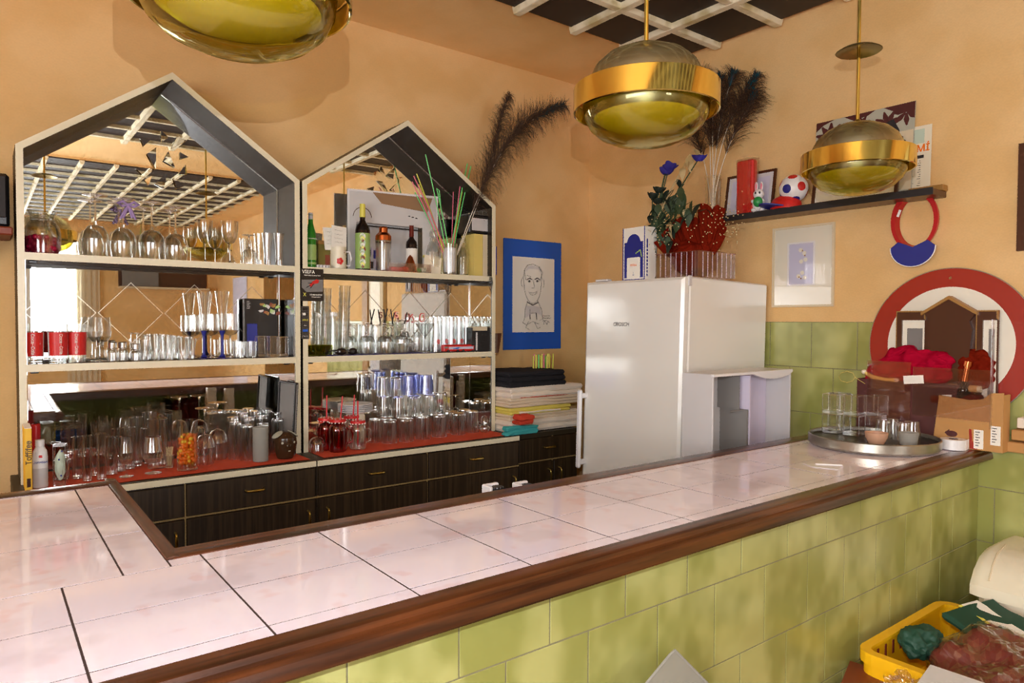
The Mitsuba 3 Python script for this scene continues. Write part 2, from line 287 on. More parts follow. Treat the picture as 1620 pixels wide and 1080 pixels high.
tile_field(core, BL, XW - .014, list(zip(fz[1:], fz[:-1])), 0, put_front, 'green_tile', .25, 'front_tile', joints=[j0, j1, j0, j1, j0])
part(core, 'inner_tiling', ply(cat([bx(.36, XW - .02, 1.341, 1.347, .74, 1.05), bx(.341, .346, 1.9, 2.8, 0.02, 1.05)]), 'green_tile', False))
# work shelf on the bartender's side, seen only in the mirrors
part(bar, 'work_shelf', ply(bx(.40, 2.75, 1.345, 1.95, .70, .735, .004), 'laminate', False))
part(bar, 'shelf_front', ply(bx(.40, 2.75, 1.90, 1.92, 0, .70), 'laminate', False))

# ---------------------------------------------------------------- base cabinets under the mirrors
YBF = 3.3337
def handle_mesh(L=.085):                              # a bow handle along x, standing out towards -y
    h = cat([tube([(-L / 2, 0, 0), (-L / 2 + .004, -.02, 0), (-L / 2 + .012, -.026, 0), (0, -.028, 0), (L / 2 - .012, -.026, 0), (L / 2 - .004, -.02, 0), (L / 2, 0, 0)], [.006, .0055, .0055, .0065, .0055, .0055, .006], 8)])
    return h
HANDLE = ply(handle_mesh(), 'brass', True)
def base_cab(label, x0, x1, splits, drawers, doors, yf, zt, edge=True):
    t = thing('base_cabinet', label, 'cabinet')
    part(t, 'carcass', ply(bx(x0, x1, yf + .022, MY - .02, .08, zt - .03), 'laminate', False))
    part(t, 'plinth', ply(bx(x0 + .01, x1 - .01, yf + .06, MY - .05, 0, .08), 'black_plastic', False))
    part(t, 'worktop', ply(bx(x0, x1, yf + .003, MY + .01, zt - .03, zt - .001), 'lam_panel', False))
    if edge: part(t, 'edging', ply(bx(x0, x1 - .004, yf, yf + .004, zt - .028, zt, .001), 'edging', False))
    part(t, 'edging_strip', ply(cat([bx(x - .003, x + .003, yf + .012, yf + .022, .09, zt - .032) for x in splits] + [bx(x0, x1, yf + .012, yf + .022, zd - .004, zd + .004) for zd in (zt - .185,)]), 'gold_strip', False))
    for (a, b) in drawers:
        d = part(t, 'drawer', bxp(b - a - .01, .018, .142, 'laminate', .002), tr((a + b) / 2, yf + .010, zt - .107))
        part(d, 'handle', HANDLE, tr((a + b) / 2, yf + .001, zt - .100))
    for (a, b, hx) in doors:
        d = part(t, 'door', bxp(b - a - .01, .018, zt - .285, 'laminate', .002), tr((a + b) / 2, yf + .010, .09 + (zt - .285) / 2 + .002))
        part(d, 'handle', HANDLE, tr(a + .045 if hx < 0 else b - .045, yf + .001, zt - .285, ry=90))
c0, c1, c2, c3, c4 = [0.4748, 0.7207, 1.3309, 1.9735, 2.623]
base_cab('dark laminate base cabinet under the left mirror cabinet', .10, c2, [c1], [(.11, c1), (c1, c2 - .004)], [(.11, c1, 1), (c1, c2 - .004, 1)], YBF, ZB)
base_cab('dark laminate base cabinet under the right mirror cabinet', c2 + .002, c4, [c3], [(c2 + .006, c3), (c3, c4 - .006)], [(c2 + .006, c3, -1), (c3, c4 - .006, 1)], YBF, ZB)
c5 = 3.1651
base_cab('dark low cabinet under the pile of towels beside the refrigerator', c4 + .03, c5, [(c4 + c5) / 2 + .06], [(c4 + .04, c5)], [(c4 + .04, (c4 + c5) / 2 + .06, 1), ((c4 + c5) / 2 + .06, c5, -1)], 3.40, .965, False)
e1, e2, e3, e4 = [0.1289, 1.3437, 1.3573, 2.6166]
def cloth_mat(x0, x1, y0, y1, z):
    n, m = 40, 12; u, v = np.meshgrid(np.linspace(0, 1, n), np.linspace(0, 1, m), indexing='ij'); p = np.stack([x0 + (x1 - x0) * u, y0 + (y1 - y0) * v + .004 * np.sin(u * 23), z + .002 * meshkit.noise(np.stack([u * 14, v * 5, u * 0], -1))], -1).reshape(-1, 3)
    i, j = np.meshgrid(np.arange(n - 1), np.arange(m - 1), indexing='ij'); q = np.stack([i * m + j, (i + 1) * m + j, (i + 1) * m + j + 1, i * m + j + 1], -1).reshape(-1, 4)
    t = trimesh.Trimesh(p, np.vstack([q[:, [0, 1, 2]], q[:, [0, 2, 3]]]), process=False); b = t.copy(); b.vertices = b.vertices - [0, 0, .0015]; b.invert(); return cat([t, b])
solo('cloth_mat', 'rust red cloth mat on the base cabinet under the left mirror cabinet', 'mat', ply(cloth_mat(.165, e2 - .03, YBF + .05, MY - .03, ZB + .001), 'red_cloth', True))
solo('cloth_mat', 'rust red cloth mat on the base cabinet under the right mirror cabinet', 'mat', ply(cloth_mat(e3 + .03, e4 - .03, YBF + .05, MY - .03, ZB + .001), 'red_cloth', True))

# ---------------------------------------------------------------- mirror cabinets
def mirror_cab(label, x0, x1, ze, za, shards, dark):
    t = thing('mirror_cabinet', label, 'cabinet'); w, y0, y1 = .027, YC, MY + .018; xa = (x0 + x1) / 2
    k = (za - ze) / (xa - x0); dz = w * math.sqrt(1 + k * k)
    zi = lambda x: ze + k * (min(x, x1 + x0 - x) - x0) - dz      # inner side of the roof
    pans = [('side_panel', [(x0, ZB), (x0 + w, ZB), (x0 + w, zi(x0 + w)), (x0, ze)]), ('side_panel', [(x1 - w, ZB), (x1, ZB), (x1, ze), (x1 - w, zi(x1 - w))]),
            ('roof_panel', [(x0, ze), (x0 + w, zi(x0 + w)), (xa, za - dz), (xa, za)]), ('roof_panel', [(xa, za), (xa, za - dz), (x1 - w, zi(x1 - w)), (x1, ze)])]
    for n, q in pans:
        p = part(t, n, ply(exz(q, y0 + .002, y1), dark, False)); part(p, 'edging', ply(exz(q, y0 - .001, y0 + .0018), 'edging', False))
    part(t, 'shelf', ply(bx(x0 + w, x1 - w, y0 + .004, MY, S1 - .03, S1), 'lam_panel', False)); part(t, 'shelf', ply(bx(x0 + w, x1 - w, y0 + .004, MY, S2 - .03, S2), 'lam_panel', False))
    for z in (S1, S2): part(t + '__shelf' + ('' if z == S1 else '_001'), 'edging', ply(bx(x0 + w, x1 - w, y0 + .001, y0 + .004, z - .031, z + .001), 'edging', False))
    a, b = x0 + w, x1 - w
    part(t, 'mirror_pane', ply(exz([(a, S1 + .001), (b, S1 + .001), (b, zi(b)), (xa, za - dz), (a, zi(a))], MY, MY + .004), 'mirror_glass', False))
    part(t, 'mirror_pane', ply(bx(a, b, MY, MY + .004, S2 + .001, S1 - .031), 'mirror_glass', False))
    lo = bx(a, b, 0, .004, 0, S2 - .032 - ZB); part(t, 'mirror_pane', ply(lo, 'mirror_glass', False), tr(0, MY - .001, ZB + .001, rx=TILT))
    part(t, 'back_board', ply(exz([(x0, ZB), (x1, ZB), (x1, ze), (xa, za), (x0, ze)], y1, y1 + .004), 'laminate', False))
    for (z0, z1) in ((ZB + .001, S2 - .032), (S2 + .001, S1 - .032)):
        for s, x in ((1, a), (-1, b)): part(t, 'side_mirror', ply(bx(min(x, x + s * .003), max(x, x + s * .003), y0 + .006, MY - .008, z0, z1), 'mirror_side', False))
    part(t, 'seam_strip', ply(cat([bx(x - .003, x + .003, MY - .006, MY - .001, ZB, zi(x)) for x in (b - .004,)] + [exz([(xa, za - dz), (xa, za - dz - .007), (b, zi(b) - .007), (b, zi(b))], MY - .006, MY - .001)]), 'chrome', False))
    n = 4; d = (b - a) / n
    for i in range(n):                                # bevelled diamonds cut into the middle pane
        cx, cz = a + d * (i + .5), (S1 + S2) / 2 - .012; q = [(cx - d * .49, cz), (cx, cz + .15), (cx + d * .49, cz), (cx, cz - .15)]
        g = Polygon(q); part(t, 'cut_diamond', ply(exz(g.difference(g.buffer(-.0025)), MY - .0022, MY - .0004), 'tray_steel', False))
    for i, q in enumerate(shards):
        g = Polygon(q); c = np.array(q).mean(0); m = exz(g.buffer(0), -.003, 0); m.apply_translation([-c[0], 0, -c[1]])
        part(t, 'mirror_shard', ply(m, 'mirror_glass', False), tr(c[0], MY - .005 - .12 * math.sqrt(g.area), c[1], rx=-2.6 + 1.6 * math.sin(i * 2.3), rz=2 * math.cos(i * 1.7)))
    for z in (S1 - .036, S2 - .036):
        for x in (a + .03, b - .03): part(t, 'shelf_peg', bxp(.03, .012, .01, 'black_plastic', .002), tr(x, y0 + .05, z))
    return t
TILT = 0.8
Q1 = [[[0.6365, 2.5658], [0.6858, 2.5663], [0.6517, 2.5262]], [[0.7295, 2.6185], [0.7639, 2.589], [0.7335, 2.559]], [[0.8061, 2.6035], [0.8486, 2.585], [0.7773, 2.5356]], [[0.7632, 2.5183], [0.7928, 2.4415], [0.7395, 2.4669]], [[0.615, 2.4147], [0.6821, 2.4239], [0.6435, 2.3864]], [[0.6652, 2.4911], [0.7081, 2.53], [0.7047, 2.4195]], [[0.8148, 2.5235], [0.8575, 2.5043], [0.8168, 2.4882]], [[0.8427, 2.4637], [0.8495, 2.4159], [0.809, 2.4081]], [[0.7829, 2.3894], [0.8394, 2.3582], [0.7988, 2.3355]], [[0.6885, 2.3873], [0.6722, 2.3379], [0.6545, 2.363]], [[0.7575, 2.414], [0.7405, 2.3311], [0.7017, 2.349]]]
Q2 = [[[1.9354, 2.6124], [1.9636, 2.5617], [1.9273, 2.5787]], [[2.0291, 2.6144], [2.0166, 2.5393], [1.9757, 2.556]], [[1.9112, 2.5187], [1.9756, 2.4647], [1.9473, 2.5159]], [[2.0539, 2.5551], [2.0873, 2.5631], [2.0663, 2.5197]], [[2.0001, 2.4712], [2.0455, 2.5208], [2.033, 2.4677]], [[1.8517, 2.4645], [1.8912, 2.4801], [1.8832, 2.4503]]]
ZE, ZA = 2.4076, 2.8368
mirror_cab('left house-shaped mirror cabinet with cream edges and two glass-filled shelves', e1, e2, ZE, ZA, Q1, 'lam_panel')
mirror_cab('right house-shaped mirror cabinet with cream edges, bottles on its upper shelf', e3, e4, ZE, ZA, Q2, 'lam_dark')

# ---------------------------------------------------------------- pendant lamps
def ring(n=56): return lathe([(.205, 0), (.209, .002), (.209, .071), (.205, .073), (.203, .071), (.203, .002), (.205, 0)], n)
LAMP = [('ring_band', ply(ring(), 'brass', 30), 2.277), ('lower_glass', ply(lathe([(.0, -.105), (.05, -.102), (.095, -.092), (.135, -.074), (.162, -.05), (.178, -.02), (.182, .01), (.18, .03), (.0, .031)][:-1], 56, lambda a: 1 + .006 * np.sin(3 * a)), 'glass_amber', True), 2.288),
        ('upper_glass', ply(lathe([(.172, 0), (.166, .03), (.148, .065), (.115, .095), (.07, .115), (.018, .123)], 56, lambda a: 1 + .008 * np.sin(7 * a + 1)), 'glass_smoke', True), 2.345),
        ('reflector_plate', ply(lathe([(0, .012), (.06, .01), (.15, 0), (.2, .002), (.2, .006), (.15, .004), (.06, .014), (0, .016)], 40), 'brass_dull', True), 2.318), ('bulb', ply(lathe([(0, -.055), (.018, -.05), (.028, -.035), (.03, -.015), (.022, .01), (.014, .03), (.014, .05), (0, .05)], 20), 'white_plastic', True), 2.30),
        ('inner_dish', ply(lathe([(0, -.02), (.06, -.018), (.12, .0), (.15, .02), (.146, .022), (.118, .004), (.06, -.014), (0, -.016)], 40), 'amber_plate', True), 2.245),
        ('rod', ply(tube([(0, 0, 0), (0, 0, .93)], .0065, 10), 'brass', True), 2.455), ('cap_nut', ply(lathe([(0, 0), (.016, 0), (.016, .012), (.008, .02), (0, .02)], 16), 'brass', 30), 2.462),
        ('canopy_disc', ply(lathe([(.007, .018), (.03, .016), (.065, .008), (.085, -.004), (.083, -.006), (.064, .004), (.03, .011), (.007, .012)], 36), 'brass_dull', True), 2.755), ('ceiling_bracket', ply(cat([bx(-.035, .035, -.03, -.02, -.05, .02), bx(-.035, .035, .02, .03, -.05, .02), bx(-.05, .05, -.04, .04, .0, .03)]), 'brass_dull', False), 3.352)]
for x, lab in ((0.4019, 'brass and amber glass pendant lamp cut off by the photo top, above the bar left'), (1.5456, 'brass ringed pendant lamp in the middle, hanging before the peacock feathers'), (2.7945, 'brass ringed pendant lamp on the right, hanging before the wall shelf')):
    t = thing('pendant_lamp', lab, 'lamp', 'brass pendant lamps over the bar')
    for n, p, z in LAMP: part(t, n, p, tr(x, 1.38, z, rz=40 * x))

# ---------------------------------------------------------------- refrigerator
f = thing('refrigerator', 'tall white refrigerator in the corner beside the towels', 'refrigerator')
fx, fy0, fy1, fz = [2.947, 2.315, 3.05, 1.912]
FM = T().translate([fx, 0, fz]).rotate([0, 1, 0], 1.6).translate([-fx, 0, -fz])
part(f, 'body', ply(bx(fx, XW - .045, fy0, fy1, .06, fz, .008), 'white_enamel', False), FM)
dr_ = part(f, 'door', ply(hull([(fx - .008 - d, y, z) for y in (fy0 + .003, fy1) for z in (.74, fz - .003) for d in (0,)] + [(fx - .048, y, z) for y in (fy0 + .02, fy1 - .02) for z in (.76, fz - .02)] + [(fx - .036, y, z) for y in (fy0 + .004, fy1 - .001) for z in (.744, fz - .006)]), 'white_enamel', 20), FM)
part(f, 'lower_door', ply(bx(fx - .048, fx - .008, fy0 + .003, fy1, .1, .73, .01), 'white_enamel', False), FM)
part(dr_, 'brand_lettering', ply(text('BOSCH', .021, .0008, True), 'ink_grey', False), FM.translate([2.8985, 0.0, 0.0]).translate([0, 2.74, 1.658]) @ ON_X)
part(dr_, 'brand_ring', ply(lathe([(.008, 0), (.0115, 0), (.0115, .001), (.008, .001), (.008, 0)], 20), 'ink_grey', False), FM.translate([fx - .0488, 2.80, 1.658]).rotate([0, 1, 0], -90))
part(f, 'handle', ply(cat([bx(fx - .112, fx - .088, fy1 - .045, fy1 - .012, .80, 1.265, .008), bx(fx - .1, fx - .03, fy1 - .04, fy1 - .016, 1.215, 1.245, .004), bx(fx - .1, fx - .03, fy1 - .04, fy1 - .016, .82, .85, .004)]), 'white_plastic', False), FM)
part(f, 'hinge', ply(cat([bx(fx - .012, fx + .012, fy0 - .004, fy0 + .01, fz - .05, fz + .004, .002), bx(fx - .02, fx + .02, fy1 - .15, fy1 - .05, fz - .002, fz + .012, .003)]), 'grey_plastic', False), FM)

# white open bin standing before the refrigerator
bxx = [2.7471, 3.423, 1.4246]
t = thing('drawer_box', 'white plastic drawer box standing upright before the refrigerator side', 'drawer')
x0, x1, z1 = bxx; xm = x0 + .45 * (x1 - x0)
part(t, 'box', ply(cat([bx(x0, x1, 2.19, 2.2, .74, z1), bx(x0, x0 + .012, 2.02, 2.2, .74, z1, .003), bx(x1 - .012, x1, 2.02, 2.2, .74, z1, .003), bx(x0, x1, 2.03, 2.2, z1 - .012, z1, .003)]), 'grey_plastic', False))
lip = np.array([(x0 + (x1 - x0) * u, z1 - .012 - (.03 * math.sin(math.pi * max(0, (u - .5) / .5)) ** .6 if u > .5 else 0)) for u in np.linspace(0, 1, 24)])
part(t, 'front_lip', ply(exz(np.vstack([lip, [[x1, z1], [x0, z1]]]), 2.012, 2.03), 'white_plastic', False))
part(t, 'side_liner', ply(cat([bx(xm, x1 - .014, 2.16, 2.17, .74, z1 - .03), bx(xm + .01, xm + .018, 2.03, 2.17, .74, z1 - .02)]), 'lilac', False))
part(t, 'divider', ply(cat([bx(xm - .012, xm, 2.03, 2.19, .74, z1 - .19), bx(xm - .12, xm, 2.05, 2.06, z1 - .195, z1 - .19), bx(xm - .035, xm - .03, 2.06, 2.19, z1 - .19, z1 - .015)]), 'ink_grey', False))
part(bar, 'side_shelf', ply(bx(2.76, XW - .015, 1.90, 2.28, .70, .735, .004), 'laminate', False))

# ---------------------------------------------------------------- blue mounted caricature on the back wall
p0, p1 = [[2.8823, 3.855, 2.251], [3.4112, 3.855, 1.4754]]
q0, q1 = [[2.9571, 3.855, 2.1292], [3.3424, 3.855, 1.5975]]
t = thing('caricature_picture', 'ink caricature of a smiling man mounted on a bright blue board', 'picture')
part(t, 'mount_board', ply(bx(p0[0], p1[0], YB - .012, YB - .001, p1[2], p0[2], .002), 'blue_card', False)); part(t, 'drawing_paper', ply(bx(q0[0], q1[0], YB - .0135, YB - .012, q1[2], q0[2]), 'paper', False))
E1 = lambda cx, cy, rx, ry, a0=0, a1=360, n=18: [(cx + rx * math.cos(math.radians(a)), cy + ry * math.sin(math.radians(a))) for a in np.linspace(a0, a1, n)]
face = [E1(0, .09, .085, .16, 200, 340), [(-.082, .04), (-.095, .14), (-.08, .21), (-.05, .245), (0, .255), (.05, .24), (.085, .2), (.09, .12), (.08, .04)], [(-.07, .12), (-.085, .2), (-.05, .25)], [(.07, .12), (.1, .19), (.06, .24)], E1(.1, .1, .014, .035, -90, 90), E1(-.1, .1, .014, .035, 90, 270),
        [(0, .13), (.018, .07), (.008, .055), (-.014, .058)], E1(0, .03, .04, .03, 200, 345), [(-.04, .022), (0, .016), (.042, .03)], [(-.06, .16), (-.02, .15)], [(-.05, -.05), (-.075, -.12), (-.08, -.2)], [(.05, -.05), (.09, -.12), (.1, -.2), (.07, -.21)], [(-.08, -.2), (-.1, -.23), (-.06, -.25), (.0, -.22), (.06, -.24)], [(-.03, -.12), (-.03, -.15), (.03, -.15)],
        [(-.04, -.22), (-.07, -.27), (-.03, -.29)], [(.02, -.23), (.05, -.28), (.08, -.27)]]
bold = [[(-.058, .125), (-.03, .138), (-.012, .128)], [(.02, .13), (.045, .142), (.07, .128)], E1(-.035, .112, .008, .005), E1(.045, .116, .008, .005), [(-.055, -.06), (0, -.085), (.055, -.06)], [(-.03, -.16), (-.025, -.2)], [(.035, -.15), (.04, -.2)]]
sig = [[(.1 + .012 * k, -.175 + .006 * (k % 2)) for k in range(7)], [(.1 + .012 * k, -.195 + .006 * (k % 2)) for k in range(8)], [(.1 + .012 * k, -.215 + .006 * (k % 2)) for k in range(5)], [(.11 + .009 * k, -.245 + .01 * ((k * 3) % 4)) for k in range(8)]]
CM = T().translate([(q0[0] + q1[0]) / 2 - .01, YB - .0135, (q0[2] + q1[2]) / 2]) @ ON_Y @ T().scale([.92, .86, 1])
part(t, 'ink_lines', ply(strokes(face + sig, .0028), 'ink', False), CM); part(t, 'bold_lines', ply(strokes(bold, .008), 'ink', False), CM)
part(t, 'grey_wash', ply(cat([ext(Polygon([(-.07, -.09), (0, -.085), (.075, -.1), (.09, -.17), (.02, -.14), (-.07, -.19)]), .0006), ext(Polygon([(-.085, .18), (-.05, .235), (0, .245), (.06, .23), (.088, .18), (.05, .215), (-.04, .215)]), .0006)]), 'paper_grey', False), CM)

# ---------------------------------------------------------------- glassware
STEM = [(.09, .04), (.07, .12), (.06, .25), (.065, .4), (.1, .46)]
def stemware(bowl, h0, foot=.62, t=.03):              # unit radius 1 and height 1; bowl from h0 up
    return [('bowl', lathe(shell(bowl, t, bowl[0][1] + .03), 26), 'glass'), ('stem', lathe([(0, .03), (.16, .035), (.075, .08), (.06, .2), (.07, h0 - .06), (.14, h0 + .005), (0, h0 + .01)], 12), 'solid_glass'), ('foot', lathe([(0, 0), (foot, 0), (foot, .012), (.2, .035), (0, .04)], 26), 'glass')]
def tumbler(outer, t=.07, base=.08, n=26, wob=None, m='glass'):
    return [('body', lathe(shell(outer, t, base), n, wob), m), ('base', lathe([(0, .012), (outer[0][0] * .82, .012), (outer[0][0] * .84, base * .85), (0, base * .8)], n), 'solid_glass' if m == 'glass' else m)]
ridge = lambda k, a: (lambda g: 1 + a * np.cos(k * g))
KIND = {
 'wine': stemware([(.12, .47), (.55, .5), (.85, .58), (1, .7), (.98, .82), (.84, 1)], .47, .9),
 'goblet': stemware([(.1, .5), (.6, .53), (.95, .62), (1, .74), (.96, 1)], .5, .75),
 'sherry': stemware([(.1, .46), (.5, .5), (.85, .62), (1, .8), (1.0, 1)], .46, .8),
 'brandy': stemware([(.15, .42), (.6, .45), (.93, .56), (1, .68), (.92, .86), (.86, 1)], .42, .72),
 'tulip': stemware([(.12, .3), (.6, .33), (.92, .45), (.95, .6), (.8, .84), (.78, 1)], .3, .95),
 'snifter': stemware([(.12, .27), (.65, .3), (.97, .45), (1, .6), (.85, .85), (.72, 1)], .27, .78),
 'cognac': stemware([(.1, .36), (.6, .38), (.98, .55), (.97, .75), (.8, 1)], .36, .8),
 'martini': stemware([(.08, .52), (.5, .7), (1, 1)], .52, .7),
 'tumbler': tumbler([(.82, 0), (.86, .04), (1, 1)]),
 'highball': tumbler([(.86, 0), (.9, .03), (1, 1)], .06, .06),
 'cola': tumbler([(.86, 0), (.88, .03), (.96, .5), (1, 1)], .05, .05),
 'ridged': tumbler([(.86, 0), (.92, .05), (1, 1)], .12, .12, 40, ridge(10, .035)),
 'square': tumbler([(1.0, 0), (1.02, .03), (1.02, 1)], .1, .14, 4, None, 'glass_clear'),
 'flared': tumbler([(.62, 0), (.66, .06), (.68, .3), (.72, .5), (1, 1)], .08, .22),
 'shot': tumbler([(.75, 0), (.78, .05), (.8, .3), (1, 1)], .08, .2),
 'pilsner': tumbler([(.62, 0), (.64, .08), (.6, .16), (.8, .6), (1, 1)], .06, .12),
 'plastic': tumbler([(.72, 0), (.74, .03), (1, .96), (1.04, 1)], .03, .03),
 'jar': [('body', lathe(shell([(.8, 0), (1, .04), (1, .45), (.9, .56), (.62, .62), (.62, .66), (.74, .70)], .08, .06), 24), 'glass'), ('lid', lathe([(0, .7), (.76, .7), (.76, .96), (.7, 1), (0, 1)], 24), 'chrome')],
 'bluetumbler': tumbler([(.86, 0), (.9, .04), (1, 1)], .08, .1, 40, ridge(12, .02), 'glass_blue'),
 'faceted': stemware([(.5, .42), (.8, .48), (.98, .62), (1, .78), (.86, 1)], .42, .8),
}
KIND['faceted'][1] = ('stem', cat([ball(.3, 1).apply_transform(np.diag([1, 1, .16, 1])).apply_translation([0, 0, z]) for z in (.09, .2, .31, .39)]), 'solid_glass')
sqp = [(math.cos(a), math.sin(a)) for a in np.arange(5) * math.pi / 2]
KIND['square'] = [('body', lathe([(1, .0), (1.02, .03), (1.02, 1)], 4), 'sheet_glass'), ('base', lathe([(0, .01), (.96, .01), (.96, .15), (0, .13)], 4), 'glass'), ('rim', cat([tube([(sqp[i][0] * .985, sqp[i][1] * .985, .99), (sqp[i + 1][0] * .985, sqp[i + 1][1] * .985, .99)], .028, 6) for i in range(4)]), 'glass_edge'), *[('corner', tube([(x * .985, y * .985, .02), (x * .985, y * .985, .99)], .04, 6), 'glass_edge') for x, y in sqp[:4]]]
GP = {k: [(n, ply(m, b, 40)) for n, m, b in v] for k, v in KIND.items()}
WORD = {'wine': 'wine_glass', 'goblet': 'goblet', 'sherry': 'sherry_glass', 'brandy': 'brandy_glass', 'tulip': 'beer_glass', 'snifter': 'snifter', 'cognac': 'cognac_glass', 'martini': 'martini_glass', 'jar': 'salt_shaker', 'flared': 'shot_glass', 'shot': 'shot_glass', 'plastic': 'plastic_cup', 'faceted': 'goblet'}
QUEUE, FIXED = [], []
def build_glass(q):
    kind, x, y, z, h, r, inv, rz, desc, group = q
    w = WORD.get(kind, 'drinking_glass')
    k = thing(w, desc, 'salt shaker' if kind == 'jar' else 'plastic cup' if kind == 'plastic' else 'glass')
    M = T().translate([x, y, z + .0012])
    if rz: M = M.rotate([0, 0, 1], rz)
    if inv: M = M.translate([0, 0, h]).rotate([1, 0, 0], 180)
    M = M.scale([r, r, h])
    for n, p in GP[kind]: part(k, n, p, M)
    row(k, desc, group, x, y)
    return k
def put_glass(kind, x, y, z, h, r, inv=False, rz=0.0, desc='', group='', now=False):
    q = [kind, x, y, z, h, r, inv, rz, desc, group]
    if now: FIXED.append((x, y, z, h, r)); return build_glass(q)
    QUEUE.append(q)
def flush_glasses():                                 # nudge neighbours apart along the shelf's depth, then build them
    for it in range(160):
        moved = False
        for q in QUEUE:
            x, y, z, h, r = q[1:6]; low = z < S2 - .3
            lo, hi = (YBF + .06 if low else YC + .012) + r, MY - .008 - r
            y = min(max(y, lo), hi); x *= y / q[2]
            if y > YC - r: x0, x1 = (e1 + .03, e2 - .03) if x < (e2 + e3) / 2 else (e3 + .03, e4 - .03); x = min(max(x, x0 + r + .004), x1 - r - .004)
            q[1], q[2] = x, y
        for i, a in enumerate(QUEUE):
            for b in QUEUE[i + 1:] + FIXED:
                f = isinstance(b, tuple); bx_, by, bz, bh, br = b if f else b[1:6]
                if a[3] > bz + bh - .004 or bz > a[3] + a[4] - .004: continue
                d = math.hypot(a[1] - bx_, a[2] - by); need = a[5] + br + .0025
                if d >= need: continue
                moved = True; s = (need - d) * (.8 if f else .4) + .0004; g = 1 if a[2] > by or (a[2] == by and i % 2) else -1
                a[1] *= 1 + g * s / a[2]; a[2] += g * s
                sx = (1 if a[1] > bx_ else -1) * s * .5; a[1] += sx
                if it > 60: a[5] *= .985
                if not f:
                    b[1] *= 1 - g * s / b[2]; b[2] -= g * s; b[1] -= sx
                    if it > 60: b[5] *= .985
        if not moved: break
    for q in QUEUE: build_glass(q)
def glasses(kind, desc, z, rows, inv=False, rz=0.0):
    g = desc
    for i, (x, y, h, r) in enumerate(rows): put_glass(kind, x, y, z, h, r, inv, rz if rz else 17 * i + 5, desc, g)

# left cabinet, upper shelf
glasses('wine', 'upside-down wine glass on left upper shelf', S1, [[0.4391, 3.758, 0.2944, 0.0581], [0.5574, 3.768, 0.2912, 0.0592], [0.6686, 3.768, 0.2819, 0.0614], [0.773, 3.768, 0.2743, 0.0578]], True)
glasses('sherry', 'pearly goblet standing on left upper shelf', S1, [[0.8977, 3.688, 0.211, 0.0374], [1.0184, 3.698, 0.2199, 0.0418]])
glasses('sherry', 'small upside-down stem glass at the upper shelf\'s flared glasses', S1, [[1.1005, 3.648, 0.1508, 0.0423]], True)
glasses('flared', 'thick-footed flared glass at the right end of left upper shelf', S1, [[1.1704, 3.708, 0.1687, 0.0265], [1.1969, 3.658, 0.1692, 0.028], [1.2495, 3.648, 0.1691, 0.0267]])
# left cabinet, middle shelf
cola = [[0.1853, 3.648, 0.1716, 0.0372], [0.2726, 3.648, 0.1716, 0.0385], [0.3466, 3.678, 0.1715, 0.0398]]
for i, (x, y, h, r) in enumerate(cola):
    k = put_glass('cola', x, y, S2, h, r, False, 0, 'glass with red cola band on left middle shelf', 'cola glasses', True)
    band = lathe([(.925, .2), (.99, .8), (.996, .8), (.93, .2), (.925, .2)], 32); ang = np.degrees(np.arctan2(band.triangles_center[:, 1], band.triangles_center[:, 0]))
    keep = (np.abs((ang + 90 + 180) % 360 - 180) < 68) | (np.abs((ang - 90 + 180) % 360 - 180) < 50)
    b2 = trimesh.Trimesh(band.vertices, band.faces[keep], process=False); b3 = trimesh.Trimesh(band.vertices, band.faces[~keep], process=False)
    M = T().translate([x, y, S2]).rotate([0, 0, 1], (-4, 6, 0)[i]).scale([r, r, h]); part(k, 'red_band', ply(b2, 'red_bright', False), M, 'red printed band'); part(k, 'grey_band', ply(b3, 'grey_plastic', False), M)
    tm = text('Coca-Cola', .017, .0004, True); v = tm.vertices; v[:, [0, 1]] = np.stack([v[:, 1], -v[:, 0]], -1)
    v[:, 0] *= .7; v[:, 1] *= .74; zz = v[:, 1].copy(); a = v[:, 0] / r; rr = r * .99 + .0014 + v[:, 2]
    part(k, 'lettering', ply(trimesh.Trimesh(np.stack([rr * np.sin(a), -rr * np.cos(a), zz], -1), tm.faces, process=False), 'paper', False), T().translate([x, y, S2 + h * .5]).rotate([0, 0, 1], (-8, 14, -6)[i]))
glasses('brandy', 'large brandy glass beside the cola glasses on the middle shelf', S2, [[0.4346, 3.668, 0.2034, 0.0509]])
glasses('jar', 'small glass shaker with metal lid on left middle shelf', S2, [[0.4761, 3.648, 0.0905, 0.0239], [0.5275, 3.668, 0.0892, 0.0231], [0.5793, 3.648, 0.0801, 0.0221]])
glasses('sherry', 'small upside-down stem glass behind the shakers on the middle shelf', S2, [[0.6104, 3.738, 0.1288, 0.0321], [0.6583, 3.778, 0.1186, 0.0302]], True)
glasses('flared', 'small flared glass in the left middle shelf, front row', S2, [[0.6699, 3.658, 0.1205, 0.0268], [0.7175, 3.648, 0.1172, 0.0272], [0.7656, 3.638, 0.1078, 0.0303], [0.8126, 3.658, 0.1007, 0.0281]])
glasses('shot', 'small tumbler in the left middle shelf, back row', S2, [[0.6315, 3.688, 0.0962, 0.0254], [0.7117, 3.748, 0.1217, 0.0263], [0.7678, 3.758, 0.1148, 0.0268], [0.818, 3.748, 0.1082, 0.0272]])
glasses('goblet', 'round goblet behind the blue-stemmed flutes, left middle shelf', S2, [[0.9184, 3.728, 0.2228, 0.0454], [1.0171, 3.718, 0.2269, 0.0451], [0.8574, 3.788, 0.2162, 0.0379]])
glasses('ridged', 'ridged tumbler right of the flutes on left middle shelf', S2, [[1.0458, 3.668, 0.0847, 0.0301], [1.1121, 3.668, 0.0837, 0.0291], [1.1007, 3.748, 0.0786, 0.0279]])
